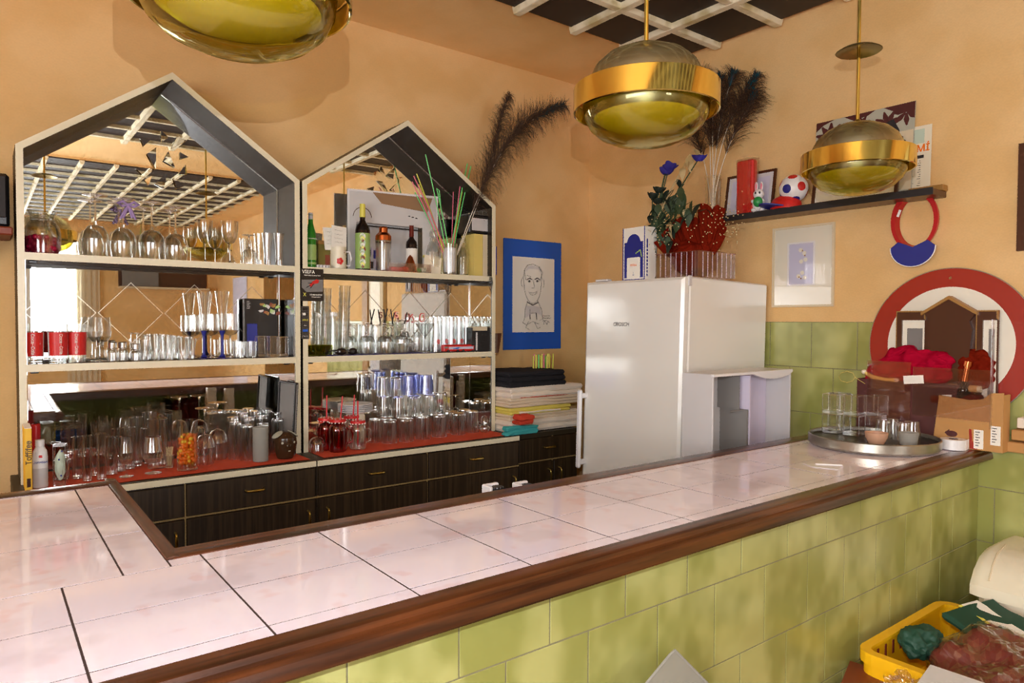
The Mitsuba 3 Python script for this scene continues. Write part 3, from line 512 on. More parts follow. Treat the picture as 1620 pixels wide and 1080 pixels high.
glasses('square', 'square tumbler at the right end of left middle shelf', S2, [[1.177, 3.668, 0.1092, 0.0342], [1.223, 3.658, 0.1089, 0.0346], [1.2596, 3.648, 0.1054, 0.0316]], False, 45)
FL = [('bowl', ply(lathe(shell([(.3, .38), (.42, .5), (.7, .75), (1, 1)], .05, .42), 24), 'glass', 40)), ('stem', ply(lathe([(0, .02), (.5, .025), (.22, .06), (.17, .2), (.2, .34), (.42, .41), (0, .43)], 16), 'blue_deep', 40)), ('foot', ply(lathe([(0, 0), (.85, 0), (.85, .01), (0, .03)], 24), 'glass_violet', 40))]
for x, y, h, r in [[0.8887, 3.688, 0.3356, 0.0331], [0.9733, 3.678, 0.3378, 0.0353]]:
    k = thing('champagne_flute', '', 'glass')
    for n, p in FL: part(k, n, p, T().translate([x, y, S2 + .001]).scale([r, r, h]), 'dark blue stem' if n == 'stem' else None)
    FIXED.append((x, y, S2, h, r)); row(k, 'champagne flute with a dark blue stem on left middle shelf', 'flutes', x, y)
# left cabinet, bottom, on the red cloth
Z0 = ZB + .004
glasses('highball', 'narrow thick-bottomed glass in front on left red cloth', Z0, [[0.36, 3.488, 0.1968, 0.0198], [0.4145, 3.488, 0.1998, 0.0214]])
glasses('highball', 'narrow glass in second row on left red cloth', Z0, [[0.3326, 3.568, 0.1833, 0.0223], [0.3994, 3.588, 0.1825, 0.0218], [0.4646, 3.578, 0.1689, 0.026], [0.5066, 3.628, 0.1522, 0.0241]])
glasses('tulip', 'tulip beer glass with short stem in front on left red cloth', Z0, [[0.508, 3.478, 0.1809, 0.0307]])
glasses('snifter', 'wide snifter in front of the beer mug on left red cloth', Z0, [[0.6185, 3.488, 0.1658, 0.0447]])
glasses('tumbler', 'straight tumbler at the back of the left red cloth', Z0, [[0.5851, 3.708, 0.2335, 0.0292], [0.6492, 3.748, 0.2485, 0.0327], [0.722, 3.748, 0.2336, 0.0307], [0.5493, 3.668, 0.1932, 0.0286], [0.5078, 3.708, 0.1861, 0.0258]])
glasses('wine', 'upside-down wine glass on left red cloth', Z0, [[0.8607, 3.568, 0.2728, 0.0476], [0.954, 3.588, 0.286, 0.0492]], True)
glasses('tumbler', 'upside-down tumbler in front row right, left red cloth', Z0, [[1.026, 3.588, 0.1856, 0.0354], [1.0543, 3.538, 0.1763, 0.0368], [1.1547, 3.618, 0.1645, 0.0369]], True)
glasses('tumbler', 'upside-down tumbler in middle row right, left red cloth', Z0, [[1.0238, 3.678, 0.2012, 0.0345], [1.0964, 3.678, 0.1953, 0.0368], [1.1707, 3.688, 0.1948, 0.0375], [1.2403, 3.668, 0.178, 0.0381]], True)
glasses('tumbler', 'upside-down tumbler in back row right, left red cloth', Z0, [[1.0973, 3.768, 0.2087, 0.0343], [1.1663, 3.768, 0.2135, 0.0349], [1.2334, 3.768, 0.2153, 0.0355], [1.302, 3.758, 0.2043, 0.036]], True)
# right cabinet, middle shelf
glasses('pilsner', 'upside-down tall glass behind the bowl on right middle shelf', S2 + .002, [[1.466, 3.688, 0.238, 0.0368], [1.543, 3.698, 0.239, 0.0375], [1.527, 3.758, 0.2322, 0.0343]], True)
glasses('faceted', 'upside-down goblet with a beaded stem on right middle shelf', S2 + .002, [[1.6933, 3.688, 0.1757, 0.0474], [1.7905, 3.678, 0.1795, 0.0501], [1.8996, 3.678, 0.176, 0.0511], [2.028, 3.738, 0.1682, 0.0453]], True)
glasses('snifter', 'upside-down short-stemmed glass before the martini glass, right middle shelf', S2 + .002, [[2.0087, 3.648, 0.1462, 0.0463], [1.9895, 3.738, 0.153, 0.0413]], True)
glasses('martini', 'martini glass behind the upside-down goblets on right middle shelf', S2 + .002, [[2.1219, 3.658, 0.1763, 0.0625]])
glasses('cognac', 'upside-down cognac glass behind the martini glass, right middle shelf', S2 + .002, [[2.095, 3.718, 0.1299, 0.0495], [2.0465, 3.788, 0.1989, 0.0382], [2.1167, 3.788, 0.1953, 0.0387]], True)
tall = [[2.2333, 3.688, 0.2231, 0.033], [2.2989, 3.698, 0.2236, 0.0334], [2.3484, 3.688, 0.224, 0.0336], [2.4116, 3.698, 0.2245, 0.034], [2.4626, 3.688, 0.2248, 0.0342]]
for x, y, h, r in tall:
    k = put_glass('highball', x, y, S2 + .002, h, r, True, 0, 'tall upside-down glass with a red emblem, right middle shelf', 'tall emblem glasses', True)
    g = ext(Polygon(E1(0, 0, .011, .014)).difference(Polygon(E1(0, 0, .006, .008))), .0005); c = ext(Polygon(E1(0, .0, .003, .005)), .0005); e = cat([g, c])
    part(k, 'emblem', ply(e, 'red_bright', False), T().translate([x, y - r * 1.0 - .0012, S2 + h * .3]) @ ON_Y)
glasses('tumbler', 'upside-down tumbler in back row of the right middle shelf', S2 + .002, [[1.7945, 3.778, 0.168, 0.0401], [1.8885, 3.778, 0.168, 0.0408], [2.2985, 3.788, 0.192, 0.0399], [2.4025, 3.788, 0.1923, 0.0405], [2.5146, 3.788, 0.1927, 0.0412]], True)
# towers of nested plastic cups
for (x, y, h, r), nm, n in zip([[1.6157, 3.658, 0.3877, 0.0343], [1.5541, 3.768, 0.3756, 0.0311]], ('front', 'rear'), (9, 8)):
    hc = h * .24
    FIXED.append((x, y, S2, h, r * 1.05))
    for i in range(n):
        z = S2 + .001 + (h - hc) * i / (n - 1)
        k = thing('plastic_cup', 'clear plastic cup, %s of the %s cup tower on the right middle shelf' % (['bottom one', 'second from bottom', 'third from bottom', 'fourth from bottom', 'fifth from bottom', 'sixth from bottom', 'seventh from bottom', 'eighth from bottom', 'topmost'][i if i < n - 1 else 8], nm), 'plastic cup', 'nested plastic cups in the %s tower' % nm)
        for q, p in GP['plastic']: part(k, q, p, tr(x + .0012 * i, y, z).scale([r * .96, r * .96, hc]))
# right cabinet, bottom: pyramid of upside-down tumblers
glasses('wine', 'upside-down wine glass left of red mason jars', Z0, [[1.414, 3.538, 0.1582, 0.0404]], True)
for tier, zt_, txt in ((0, Z0, [[1.8063, 3.648, 0.1483, 0.0448], [1.8538, 3.568, 0.1605, 0.0445], [1.9585, 3.558, 0.1239, 0.0435], [2.0796, 3.578, 0.1077, 0.0447], [2.1995, 3.588, 0.1003, 0.0457], [2.336, 3.588, 0.1437, 0.0428], [2.458, 3.608, 0.1244, 0.0437], [1.8996, 3.688, 0.1177, 0.0441], [2.0002, 3.688, 0.1093, 0.0449], [2.1082, 3.688, 0.1004, 0.0457], [2.2243, 3.688, 0.0908, 0.0467], [2.335, 3.688, 0.0935, 0.0475], [2.4624, 3.708, 0.1013, 0.0445]]),
                       (1, None, [[1.9374, 3.618, 0.0961, 0.042], [2.0426, 3.618, 0.0891, 0.0428], [2.1511, 3.618, 0.0819, 0.0436], [1.8945, 3.718, 0.0898, 0.0405], [2.27, 3.688, 0.0596, 0.0431]]),
                       (2, None, [[1.8784, 3.678, 0.0618, 0.0401], [1.9181, 3.628, 0.056, 0.0382]])):
    for i, (x, y, h, r) in enumerate(txt):
        z = zt_ or (1.112 if tier == 1 else 1.233)
        front = y < YC + .05
        d = ('upside-down tumbler in the big pile, %s bottom row' % ('front' if front else 'back'), 'upside-down tumbler in the pile\'s second layer', 'upside-down clear tumbler in the pile\'s top layer')[tier]
        put_glass('ridged' if i % 3 else 'tumbler', x, y, z, (.132, .117, .11)[tier], r, True, 9 * i, d, d)
for x, y, h, r in [[2.0198, 3.638, 0.0723, 0.0427], [2.138, 3.648, 0.077, 0.0456], [2.1268, 3.728, 0.0642, 0.0442]]:
    put_glass('bluetumbler', x, y, 1.233, .115, r, True, 0, 'bluish upside-down tumbler in the pile\'s top layer', 'blue tumblers')
DISH = ply(lathe([(0, 0), (.022, 0), (.034, .006), (.036, .011), (.033, .011), (.021, .003), (0, .003)], 24), 'glass_blue', 40)
for i, (u, y) in enumerate([[1.9792, 3.68], [2.0534, 3.66]]):
    row(solo('glass_dish', '', 'dish', DISH, tr(u, y, 1.349 + .003 * i)), 'small glass dish on top of the tumbler pile', 'dishes', u, y)
glasses('sherry', 'small stem glass beside the cabinet side, right red cloth', Z0, [[2.5406, 3.608, 0.1787, 0.0282]], True)
glasses('snifter', 'little round glass at the right end of right red cloth', Z0, [[2.5416, 3.588, 0.0556, 0.0341], [2.5335, 3.668, 0.047, 0.0325]], True)

# ---------------------------------------------------------------- mason jar mugs, beer mugs and the other odd vessels
def jar_mug(x, y, h, r, glassm, desc, lid=True, n=0):
    k = thing('mason_jar', desc, 'jar'); FIXED.append((x, y, Z0, h, r * 1.08))
    pr = [(.8, 0), (.95, .04), (1, .12), (1, .62), (.9, .74), (.72, .8), (.72, .92)]
    part(k, 'body', ply(lathe(shell(pr, .06, .05), 32, ridge(16, .012)), glassm, 40), T().translate([x, y, Z0]).scale([r, r, h]))
    hd = tube([(r * .9, 0, h * .68), (r * 1.45, 0, h * .66), (r * 1.62, 0, h * .5), (r * 1.5, 0, h * .28), (r * .95, 0, h * .2)], .006, 8); part(k, 'handle', ply(hd, glassm, True), tr(x, y, Z0, -20))
    if lid:
        l = part(k, 'lid', ply(lathe([(0, .0), (1.02, 0), (1.04, -.06), (1.06, -.06), (1.05, .02), (.9, .035), (0, .035)], 32), 'red_bright', 40), T().translate([x, y, Z0 + h * .93]).scale([r * .86, r * .86, h * .9]), 'red polka dot lid')
        dots = []
        for a in np.linspace(0, 2 * np.pi, 14, endpoint=False):
            dots.append(trimesh.creation.icosphere(1, .0042).apply_translation([r * .9 * math.cos(a), r * .9 * math.sin(a), h * .93 - .012 * h / .12 + .006]))
        for a in np.linspace(0, 2 * np.pi, 8, endpoint=False): dots.append(trimesh.creation.cylinder(.0045, .002, sections=10).apply_translation([r * .6 * math.cos(a), r * .6 * math.sin(a), h * .93 + h * .032]))
        part(l, 'polka_dots', ply(cat(dots), 'paper', False), tr(x, y, Z0))
        part(k, 'straw', ply(tube([(0, 0, h * .1), (.008, 0, h * 1.62)], .0036, 8), 'pink_straw_red', True), tr(x, y, Z0, 50 * n, 0, 4 - 3 * n), 'red drinking straw')
    return k
for i, (c, m, d) in enumerate(zip([[1.5102, 3.498, 0.1817, 0.0491], [1.4839, 3.588, 0.1807, 0.048], [1.6264, 3.498, 0.1619, 0.0454], [1.6442, 3.618, 0.1752, 0.0465]], ('glass_red', 'glass_red', 'glass', 'glass'), ('front red mason jar mug with polka dot lid and straw', 'rear red mason jar mug with polka dot lid and straw', 'front clear mason jar mug with polka dot lid and red straw', 'rear clear mason jar mug with polka dot lid and red straw'))):
    jar_mug(*c, m, d, True, i)
def mug(x, y, z, h, r, desc, fill=None, name='beer_mug', ang=-10):
    k = thing(name, desc, 'mug'); FIXED.append((x, y, z, h, r * 1.08))
    part(k, 'body', ply(lathe(shell([(.92, 0), (1, .04), (1, 1)], .09, .09), 30, ridge(12, .02)), 'glass', 40), T().translate([x, y, z]).scale([r, r, h]))
    part(k, 'handle', ply(tube([(r * .95, 0, h * .82), (r * 1.6, 0, h * .8), (r * 1.75, 0, h * .55), (r * 1.6, 0, h * .25), (r * .95, 0, h * .18)], .0075, 8), 'glass', True), tr(x, y, z, ang))
    if fill:
        bl = [[], []]
        for i in range(150):
            a, q, zz = rng.random() * 6.283, r * .8 * math.sqrt(rng.random()), h * (.12 + .6 * rng.random()); b = ball(.0075 + .004 * rng.random(), 1); b.apply_translation([q * math.cos(a), q * math.sin(a), zz]); bl[i % 4 == 0].append(b)
        part(k, 'gel_beads', ply(cat(bl[0]), 'orange_gel', True), tr(x, y, z), 'orange decorative beads', 'stuff'); part(k, 'yellow_beads', ply(cat(bl[1]), 'yellow_gel', True), tr(x, y, z), 'yellow decorative beads', 'stuff')
    return k
a_ = [[0.7609, 3.478, 0.233, 0.0454], [0.6595, 3.608, 0.2326, 0.0438]]
mug(a_[0][0], a_[0][1], Z0, a_[0][2], a_[0][3], 'glass mug filled with orange and yellow beads on the left red cloth', True, 'bead_mug', 10)
mug(a_[1][0], a_[1][1], Z0, a_[1][2], a_[1][3], 'tall beer mug behind the snifter on the left red cloth', None, 'beer_mug', 150)
x, y, h, r = [1.1007, 3.488, 0.1688, 0.0369]
FIXED.append((x, y, Z0, h, r))
solo('frosted_vase', 'frosted straight glass beside the brown pot on the left red cloth', 'vase', ply(lathe(shell([(.98, 0), (1, .02), (1, .97), (.96, 1)], .06, .04), 32), 'frosted', 40), T().translate([x, y, Z0]).scale([r, r, h]))
# glass jug with dark red beads
x, y, h, r = [0.2272, 3.708, 0.194, 0.0694]
FIXED.append((x, y, S1, h, r)); k = thing('glass_jug', 'round glass jug with dark red beads at the left end of the upper shelf', 'jug')
part(k, 'body', ply(lathe(shell([(.82, 0), (.95, .03), (1, .2), (1, .52), (.9, .66), (.7, .76), (.66, .82), (.7, .9), (.8, .98), (.78, 1)], .05, .03), 36), 'glass', 40), T().translate([x, y, S1]).scale([r, r, h]))
part(k, 'handle', ply(tube([(-r * .66, 0, h * .88), (-r * .95, 0, h * .86), (-r * 1.0, 0, h * .74), (-r * .9, 0, h * .64)], .007, 8), 'glass', True), tr(x, y, S1))
bl = []
for i in range(170):
    a, q, zz = rng.random() * 6.283, r * .86 * math.sqrt(rng.random()), h * (.06 + .33 * rng.random()); b = ball(.011 + .004 * rng.random(), 1); b.apply_translation([q * math.cos(a), q * math.sin(a), zz]); bl.append(b)
part(k, 'bead_fill', ply(cat(bl), 'bead_red', True), tr(x, y, S1), 'dark red glass beads', 'stuff')
# bow over the wine glasses
x, y, z = [0.567, 3.728, 2.212]
lp = []
for s in (-1, 1): lp.append(tube([(0, 0, 0), (s * .03, -.01, .018), (s * .052, 0, .006), (s * .03, .008, -.008), (0, 0, 0)], [.004, .010, .011, .009, .004], 6))
for s, q in ((-1, .8), (1, .7), (1, .35), (-1, .5)): lp.append(tube([(0, 0, 0), (s * .02 * q, -.006, -.03), (s * .055 * q, -.004, -.07 - .02 * q)], [.005, .008, .007], 5))
bow = cat(lp + [ball(.011, 2)]); bow.vertices *= [.8, .5, .8]
solo('ribbon_bow', 'purple ribbon bow on the upturned feet of the wine glasses', 'bow', ply(bow, 'purple_ribbon', True), tr(x, y, z + .006))
# toffee box, red tin, powder bottle, little glass with a pale stone
x0, x1, zt_ = [0.1365, 0.161, 1.2351]
k = thing('sweets_box', 'narrow yellow sweets box at the left end of the left red cloth', 'box')
part(k, 'carton', ply(bx(x0, x1, 3.40, 3.56, Z0, zt_, .002), 'yellow_card', False))
tm = text('Toffifee', .019, .0006, True); v = tm.vertices; v[:, [0, 1]] = np.stack([-v[:, 1], v[:, 0]], -1)
part(k, 'lettering', ply(tm, 'brown_frame', False), T().translate([(x0 + x1) / 2, 3.3995, (Z0 + zt_) / 2 + .03]) @ ON_Y); part(k, 'print_patch', ply(bx(x0 + .006, x1 - .006, 3.399, 3.4, Z0 + .02, Z0 + .055), 'brown_frame', False)); part(k, 'top_flap', ply(bx(x0, x1, 3.40, 3.56, zt_ - .001, zt_ + .001), 'paper', False))
x, y, h, r = [0.1851, 3.6, 0.2508, 0.0168]
k = thing('red_candle', 'red round candle behind the powder bottle on the left red cloth', 'candle'); part(k, 'wax', ply(lathe([(0, 0), (1, 0), (1, .97), (.95, 1), (0, .985)], 24), 'red_rib', 40), T().translate([x, y, Z0]).scale([r, r, h])); part(k, 'wick', ply(tube([(0, 0, 0), (.002, 0, .014)], .0015, 6), 'ink'), tr(x, y, Z0 + h * .985))
x, y, h, r = [0.191, 3.46, 0.2012, 0.0271]
FIXED.append((x, y, Z0, h, r)); k = thing('powder_bottle', 'white powder bottle with clear lower half beside the sweets box', 'bottle')
part(k, 'upper_body', ply(lathe([(1, .42), (1, .62), (.92, .76), (.55, .86), (.52, .87), (.0, .87)], 28, lambda a: 1 - .12 * np.sin(a) ** 2), 'white_plastic', 40), T().translate([x, y, Z0]).scale([r, r, h])); part(k, 'lower_body', ply(lathe([(0, 0), (.9, 0), (1, .03), (1, .42), (0, .42)], 28, lambda a: 1 - .12 * np.sin(a) ** 2), 'grey_plastic', 40), T().translate([x, y, Z0]).scale([r, r, h]))
part(k, 'cap', ply(lathe([(0, .87), (.62, .87), (.62, .98), (.58, 1), (0, 1)], 28), 'white_plastic', 40), T().translate([x, y, Z0]).scale([r, r, h])); part(k, 'brand_lettering', ply(text('Johnson', .009, .0006, True), 'blue_deep', False), T().translate([x, y - r * .885, Z0 + h * .55]) @ ON_Y); part(k, 'red_mark', ply(bx(x - .006, x + .006, y - r * .89, y - r * .87, Z0 + h * .64, Z0 + h * .69), 'red_bright', False))
x, y, h, r = [0.2618, 3.47, 0.1713, 0.0313]
FIXED.append((x, y, Z0, h, r)); k = thing('stone_glass', 'thick low glass holding a pale green stone on the left red cloth', 'glass')
for n, p in GP['square']: part(k, n, p, tr(x, y, Z0, 30).scale([r, r, h]))
part(k, 'pale_stone', ply(blob(3, (r * .62, r * .62, h * .36), .5, 2.2, 3), 'pale_green', True), tr(x, y, Z0 + h * .5), 'pale green stone')
for i, (a, b) in enumerate(((-.4, .1), (.3, .3), (.05, -.3))): part(k, 'blue_fleck', bxp(.006, .003, .006, 'blue_deep'), tr(x + r * .5 * a, y - r * .62, Z0 + h * (.55 + b)))
x, y, h, r = [0.2429, 3.55, 0.17, 0.0249]
solo('foil_dish', 'crinkled silver foil cup behind the pale stone glass', 'foil', ply(lathe([(0, 0), (.7, 0), (1, 1), (.96, 1), (.66, .06), (0, .05)], 40, ridge(20, .06)), 'chrome', 20), T().translate([0.2787, 3.60, Z0]).scale([.032, .032, .085]))
x, y, h, r = [0.6816, 3.6, 0.1476, 0.0214]
k = thing('toothpick_glass', 'glass full of wooden toothpicks behind the bead mug', 'toothpick holder')
for n, p in GP['shot']: part(k, n, p, T().translate([0.7047, 3.58, Z0]).scale([.022, .022, .06]))
for i in range(16):
    a = i * 2.4; part(k, 'toothpick', ply(tube([(.006 * math.cos(a), .006 * math.sin(a), .008), (.016 * math.cos(a), .016 * math.sin(a), .098)], .0012, 5), 'dried', True) if i == 0 else scene[k + '__toothpick'], tr(0.7047, 3.58, Z0) if i == 0 else tr(0.7047, 3.58, Z0, 23 * i))
# ceramic hut-shaped creature
x, y, h, r = [1.224, 3.488, 0.1352, 0.058]
FIXED.append((x, y, Z0, h, r)); k = thing('ceramic_pot', 'dark brown ceramic creature pot with a grey roof at the left cloth\'s right end', 'pot'); M = T().translate([x, y, Z0]).scale([r, r, h])
part(k, 'body', ply(lathe([(0, 0), (.62, 0), (.68, .04), (.9, .3), (1, .55), (.93, .78), (.6, .97), (0, 1)], 36), 'ceramic_brown', 40), M)
for s in (-1, 1):
    part(k, 'roof_flap', ply(blob(3, (.5, .66, .08), .15, 1.5, 2), 'ceramic_grey', True), T().translate([x + s * r * .68, y, Z0 + h * .90]).rotate([0, 1, 0], s * 36).scale(r))
    part(k, 'eye', ply(lathe([(0, .02), (.05, .0), (.1, -.01), (.11, .01), (.06, .04), (0, .03)], 16), 'ceramic_grey', 40), T().translate([x + s * r * .52, y - r * .82, Z0 + h * .62]).scale([r, r, r]).rotate([1, 0, 0], 90).rotate([0, 1, 0], s * 30))
part(k, 'snout', ply(lathe([(0, 0), (.2, .02), (.22, .1), (.12, .16), (.1, .06), (0, .05)], 20), 'ceramic_brown', 40), T().translate([x, y - r * .92, Z0 + h * .5]).scale([r, r, r]).rotate([1, 0, 0], 90)); part(k, 'mouth', ply(bx(-.1, .12, -.02, .02, -.05, .05, .02), 'ceramic_grey', False), T().translate([x + .003, y - r * .9, Z0 + h * .31]).scale([r, r, r]))
# tray leaning on the side of the left cabinet
xr = 1.3231
k = thing('serving_tray', 'dark rectangular tray standing against the side of the left cabinet', 'tray'); M = tr(xr - .035, YC - .055, Z0, 4, 0, 3)
part(k, 'panel', ply(bx(-.006, .002, 0, .21, .0, .365), 'ink_grey', False), M); part(k, 'rim', ply(cat([bx(-.014, .006, 0, .01, 0, .375, .003), bx(-.014, .006, .2, .21, 0, .375, .003), bx(-.014, .006, 0, .21, .365, .375, .003), bx(-.014, .006, 0, .21, 0, .01, .003)]), 'black_plastic', False), M)
# boxed bottle set on the middle shelf
b0, b1 = [[1.1121, 3.77, 1.7892], [1.2892, 3.77, 1.7933]]
k = thing('gift_box', 'black printed gift box with a blue block at the back of the middle shelf', 'box')
part(k, 'carton', ply(bx(b0[0], b1[0], MY - .07, MY - .03, S2 + .002, b0[2], .002), 'black_plastic', False)); w_ = b1[0] - b0[0]; h_ = b0[2] - S2
part(k, 'blue_block', ply(bx(b0[0] + .01, b0[0] + .01 + .3 * w_, MY - .078, MY - .07, S2 + .03, S2 + .57 * h_, .002), 'blue_deep', False))
for i in range(12): part(k, 'print_patch', ply(ext(Polygon([(.014 * (1 + .6 * math.sin(i * 3 + j)) * math.cos(j), .010 * (1 + .5 * math.cos(i + 2 * j)) * math.sin(j)) for j in range(6)]).buffer(0), .0006), ('gold_paint', 'label_green', 'grey_plastic', 'brown_leather')[i % 4], False), T().translate([b0[0] + .09 + .016 * (i % 6), MY - .0705, b0[2] - .03 - .035 * (i // 6) - .006 * (i % 3)]) @ ON_Y)
part(k, 'printed_line', ply(cat([strokes([[(.004 * j + 0, -.009 * r_) for j in range(4 + r_ % 2)]], .003, .0005) for r_ in range(5)]), 'grey_plastic', False), T().translate([b0[0] + .012, MY - .0705, b0[2] - .015]) @ ON_Y)

# ---------------------------------------------------------------- right cabinet, upper shelf
def bottle(label, x, y, z, h, r, m, prof, caps=(), name='bottle'):
    k = thing(name, label, 'bottle'); M = T().translate([x, y, z + .001]).scale([r, r, h])
    part(k, 'glass_body', ply(lathe(prof, 30), m, 40), M)
    for n, a, b, ra, rb, mm in caps: part(k, n, ply(lathe([(0, a), (ra, a), (rb, b), (0, b)] if n != 'label_band' else [(ra, a), (rb, b)], 30), mm, 40), M)
    FIXED.append((x, y, z, h, r)); return k, M
BEER = [(0, 0), (.92, 0), (1, .02), (1, .55), (.9, .64), (.55, .76), (.42, .82), (.38, .97), (0, .97)]
BORD = [(0, 0), (.95, 0), (1, .02), (1, .6), (.92, .66), (.5, .72), (.36, .76), (.34, .985), (0, .99)]
x, y, h, r = [1.4301, 3.658, 0.2969, 0.0287]
k, M = bottle('green beer bottle at the left end of the right cabinet\'s upper shelf', x, y, S1, h, r, 'bottle_green', BEER, [('crown_cap', .965, 1.0, .47, .40, 'grey_plastic'), ('neck_foil', .88, .955, .43, .41, 'grey_plastic'), ('label_band', .14, .42, 1.015, 1.015, 'label_green'), ('base_stripe', .06, .10, 1.012, 1.012, 'label_green')])
part(k, 'lettering', ply(text('DESPERADOS', .0052, .0004, True), 'paper', False), T().translate([x, y - r * 1.02, S1 + h * .53]) @ ON_Y)
x0, z1 = [1.4843, 2.1145]; x1 = 1.5539
k = thing('tea_tin', 'olive brown tin behind the green beer bottle', 'tin'); part(k, 'tin', ply(bx(x0, x1, 3.69, 3.76, S1 + .001, z1, .004), 'tin_olive', False)); part(k, 'tin_lid', ply(bx(x0 - .002, x1 + .002, 3.688, 3.762, z1 - .02, z1 + .002, .003), 'gold_paint', False)); part(k, 'print_patch', ply(bx(x1 - .03, x1 - .004, 3.688, 3.69, S1 + .01, S1 + .08), 'brown_leather', False))
bx0 = 1.45
for i, c in enumerate('9090'):
    k = thing('letter_bead', ('first', 'second', 'third', 'fourth')[i] + ' of four white number beads beside the beer bottle, from the left', 'bead', 'number beads by the beer bottle'); part(k, 'bead', ply(bx(-.0085, .0085, -.0085, .0085, 0, .017, .003), 'white_plastic', False), tr(bx0 + .0185 * i + .006, YC + .03, S1 + .001)); part(k, 'numeral', ply(text(c, .0105, .0005, True), 'ink', False), T().translate([bx0 + .0185 * i + .006, YC + .0213, S1 + .0095]) @ ON_Y)
x, y, h, r = [1.5911, 3.668, 0.1246, 0.0427]
k = thing('coffee_mug', 'cream mug with a red flower holding folded notes', 'mug'); part(k, 'body', ply(lathe([(0, 0), (.92, 0), (1, .05), (1, 1), (.9, 1), (.9, .1), (0, .09)], 32), 'cream_plastic', 40), T().translate([x, y, S1 + .001]).scale([r, r, h])); part(k, 'handle', ply(tube([(r * .95, 0, h * .8), (r * 1.5, 0, h * .82), (r * 1.75, 0, h * .5), (r * 1.5, 0, h * .18), (r * .95, 0, h * .2)], .006, 8), 'white_plastic', True), tr(x, y, S1, -8))
def curved(mesh, r):                                # wraps a flat print round a cylinder of radius r, facing -y
    v = np.array(mesh.vertices); a = v[:, 0] / r; q = r + v[:, 2]; return trimesh.Trimesh(np.stack([q * np.sin(a), -q * np.cos(a), v[:, 1]], -1), mesh.faces, process=False)
fl = cat([ext(shapely.Point(.011 * math.cos(a), .011 * math.sin(a)).buffer(.009, quad_segs=3), .0006) for a in np.linspace(0, 6.28, 6)[:-1]]); part(k, 'flower_print', ply(curved(fl, r + .0004), 'red_bright', False), tr(x, y, S1 + h * .36, -10)); part(k, 'dot_print', ply(curved(cat([ext(shapely.Point(.02 + .006 * i, .012 * math.sin(i * 2)).buffer(.003, quad_segs=2), .0006) for i in range(3)]), r + .0004), 'brown_leather', False), tr(x, y, S1 + h * .75))
FIXED.append((x, y, S1, h, r * 1.1))
for i, (u, v, a) in enumerate([[1.5913, 2.1387, 4], [1.5548, 2.1299, -3]]):
    k = thing('note_paper', ('front', 'rear')[i] + ' folded white note standing in the flowered mug', 'paper'); M = tr(u, y - .012 + .02 * i, v, 6, -6, a); part(k, 'sheet', ply(bx(-.046, .046, -.0015, .0015, -.065, .06), 'paper', False), M)
    part(k, 'handwriting', ply(strokes([[(-.03 + .01 * j, .035 - .022 * q + .002 * math.sin(3 * j + q)) for j in range(6)] for q in range(4)], .0014, .0004), 'ink_grey', False), M.translate([0, -.0015, 0]) @ ON_Y)
x, y, h, r = [1.7432, 3.678, 0.3801, 0.0414]
k, M = bottle('tall dark wine bottle with yellow capsule and floral label in front of the white display', x, y, S1, h, r, 'wine_dark', BORD, [('capsule', .8, 1.0, .41, .37, 'foil_yellow'), ('label_band', .03, .56, 1.012, 1.012, 'label_green')], 'wine_bottle')
for i in range(16):
    a = ext(shapely.Point(0, 0).buffer(.008 + .005 * ((i * 7) % 3), quad_segs=2), .0005); a.apply_translation([.018 * ((i * 5) % 5 - 2) / 2, h * (.06 + .032 * i), 0]); part(k, 'label_print', ply(curved(a, r * 1.013 + .0003), ('brown_leather', 'foil_yellow', 'paper', 'pale_green')[i % 4], False), tr(x, y, S1))
# white display box with an arch, and what shows inside it
q = [[1.6816, 3.75, 2.4311], [2.2844, 3.75, 2.4517], [1.7355, 3.75, 2.2558], [2.1755, 3.75, 2.2417]]
dx0, dx1, dz1, dz2 = q[0][0], q[1][0], q[0][2], q[1][2]; ix0, ix1, iz = q[2][0], q[3][0], q[2][2] - .01
k = thing('display_box', 'large white card display box with a window behind the bottles', 'box')
fr = Polygon([(dx0, S1), (dx1, S1), (dx1, dz2), (dx0, dz1)]).difference(shapely.box(ix0, S1 + .012, ix1, iz))
part(k, 'front_card', ply(exz(fr, 3.745, 3.75), 'paper_grey', False)); part(k, 'card_edge', ply(exz(Polygon([(dx0, S1), (dx1, S1), (dx1, dz2), (dx0, dz1)]).difference(Polygon([(dx0 + .012, S1 + .002), (dx1 - .012, S1 + .002), (dx1 - .012, dz2 - .012), (dx0 + .012, dz1 - .012)])), 3.743, 3.7449), 'white_plastic', False))
part(k, 'back_card', ply(bx(ix0 - .01, ix1 + .01, 3.822, 3.828, S1 + .002, iz + .02), 'paper_grey', False)); part(k, 'inner_rail', ply(bx(ix0, ix1, 3.78, 3.784, iz - .015, iz - .008), 'ink', False))
t0, t1, t2, t3 = [[1.8398, 2.4267], [2.243, 2.4342], [2.2068, 2.3447], [1.8968, 2.3664]]
part(k, 'cork_strip', ply(exz([t0, t1, t2, t3], 3.741, 3.743), 'cork', False)); ac = [1.7744, 2.3021]
part(k, 'arch_line', ply(strokes([[(.058 * math.cos(a), .06 * math.sin(a)) for a in np.linspace(.1, 3.04, 16)]], .0035, .001), 'brown_frame', False), T().translate([ac[0], 3.7448, ac[1] - .03]) @ ON_Y)
part(k, 'black_print', ply(cat([bx(2.0742 + .025 * i, 2.0742 + .025 * i + .014, 3.744, 3.7449, 2.3066 - .004 * i, 2.3066 - .004 * i + .006) for i in range(3)]), 'ink', False))
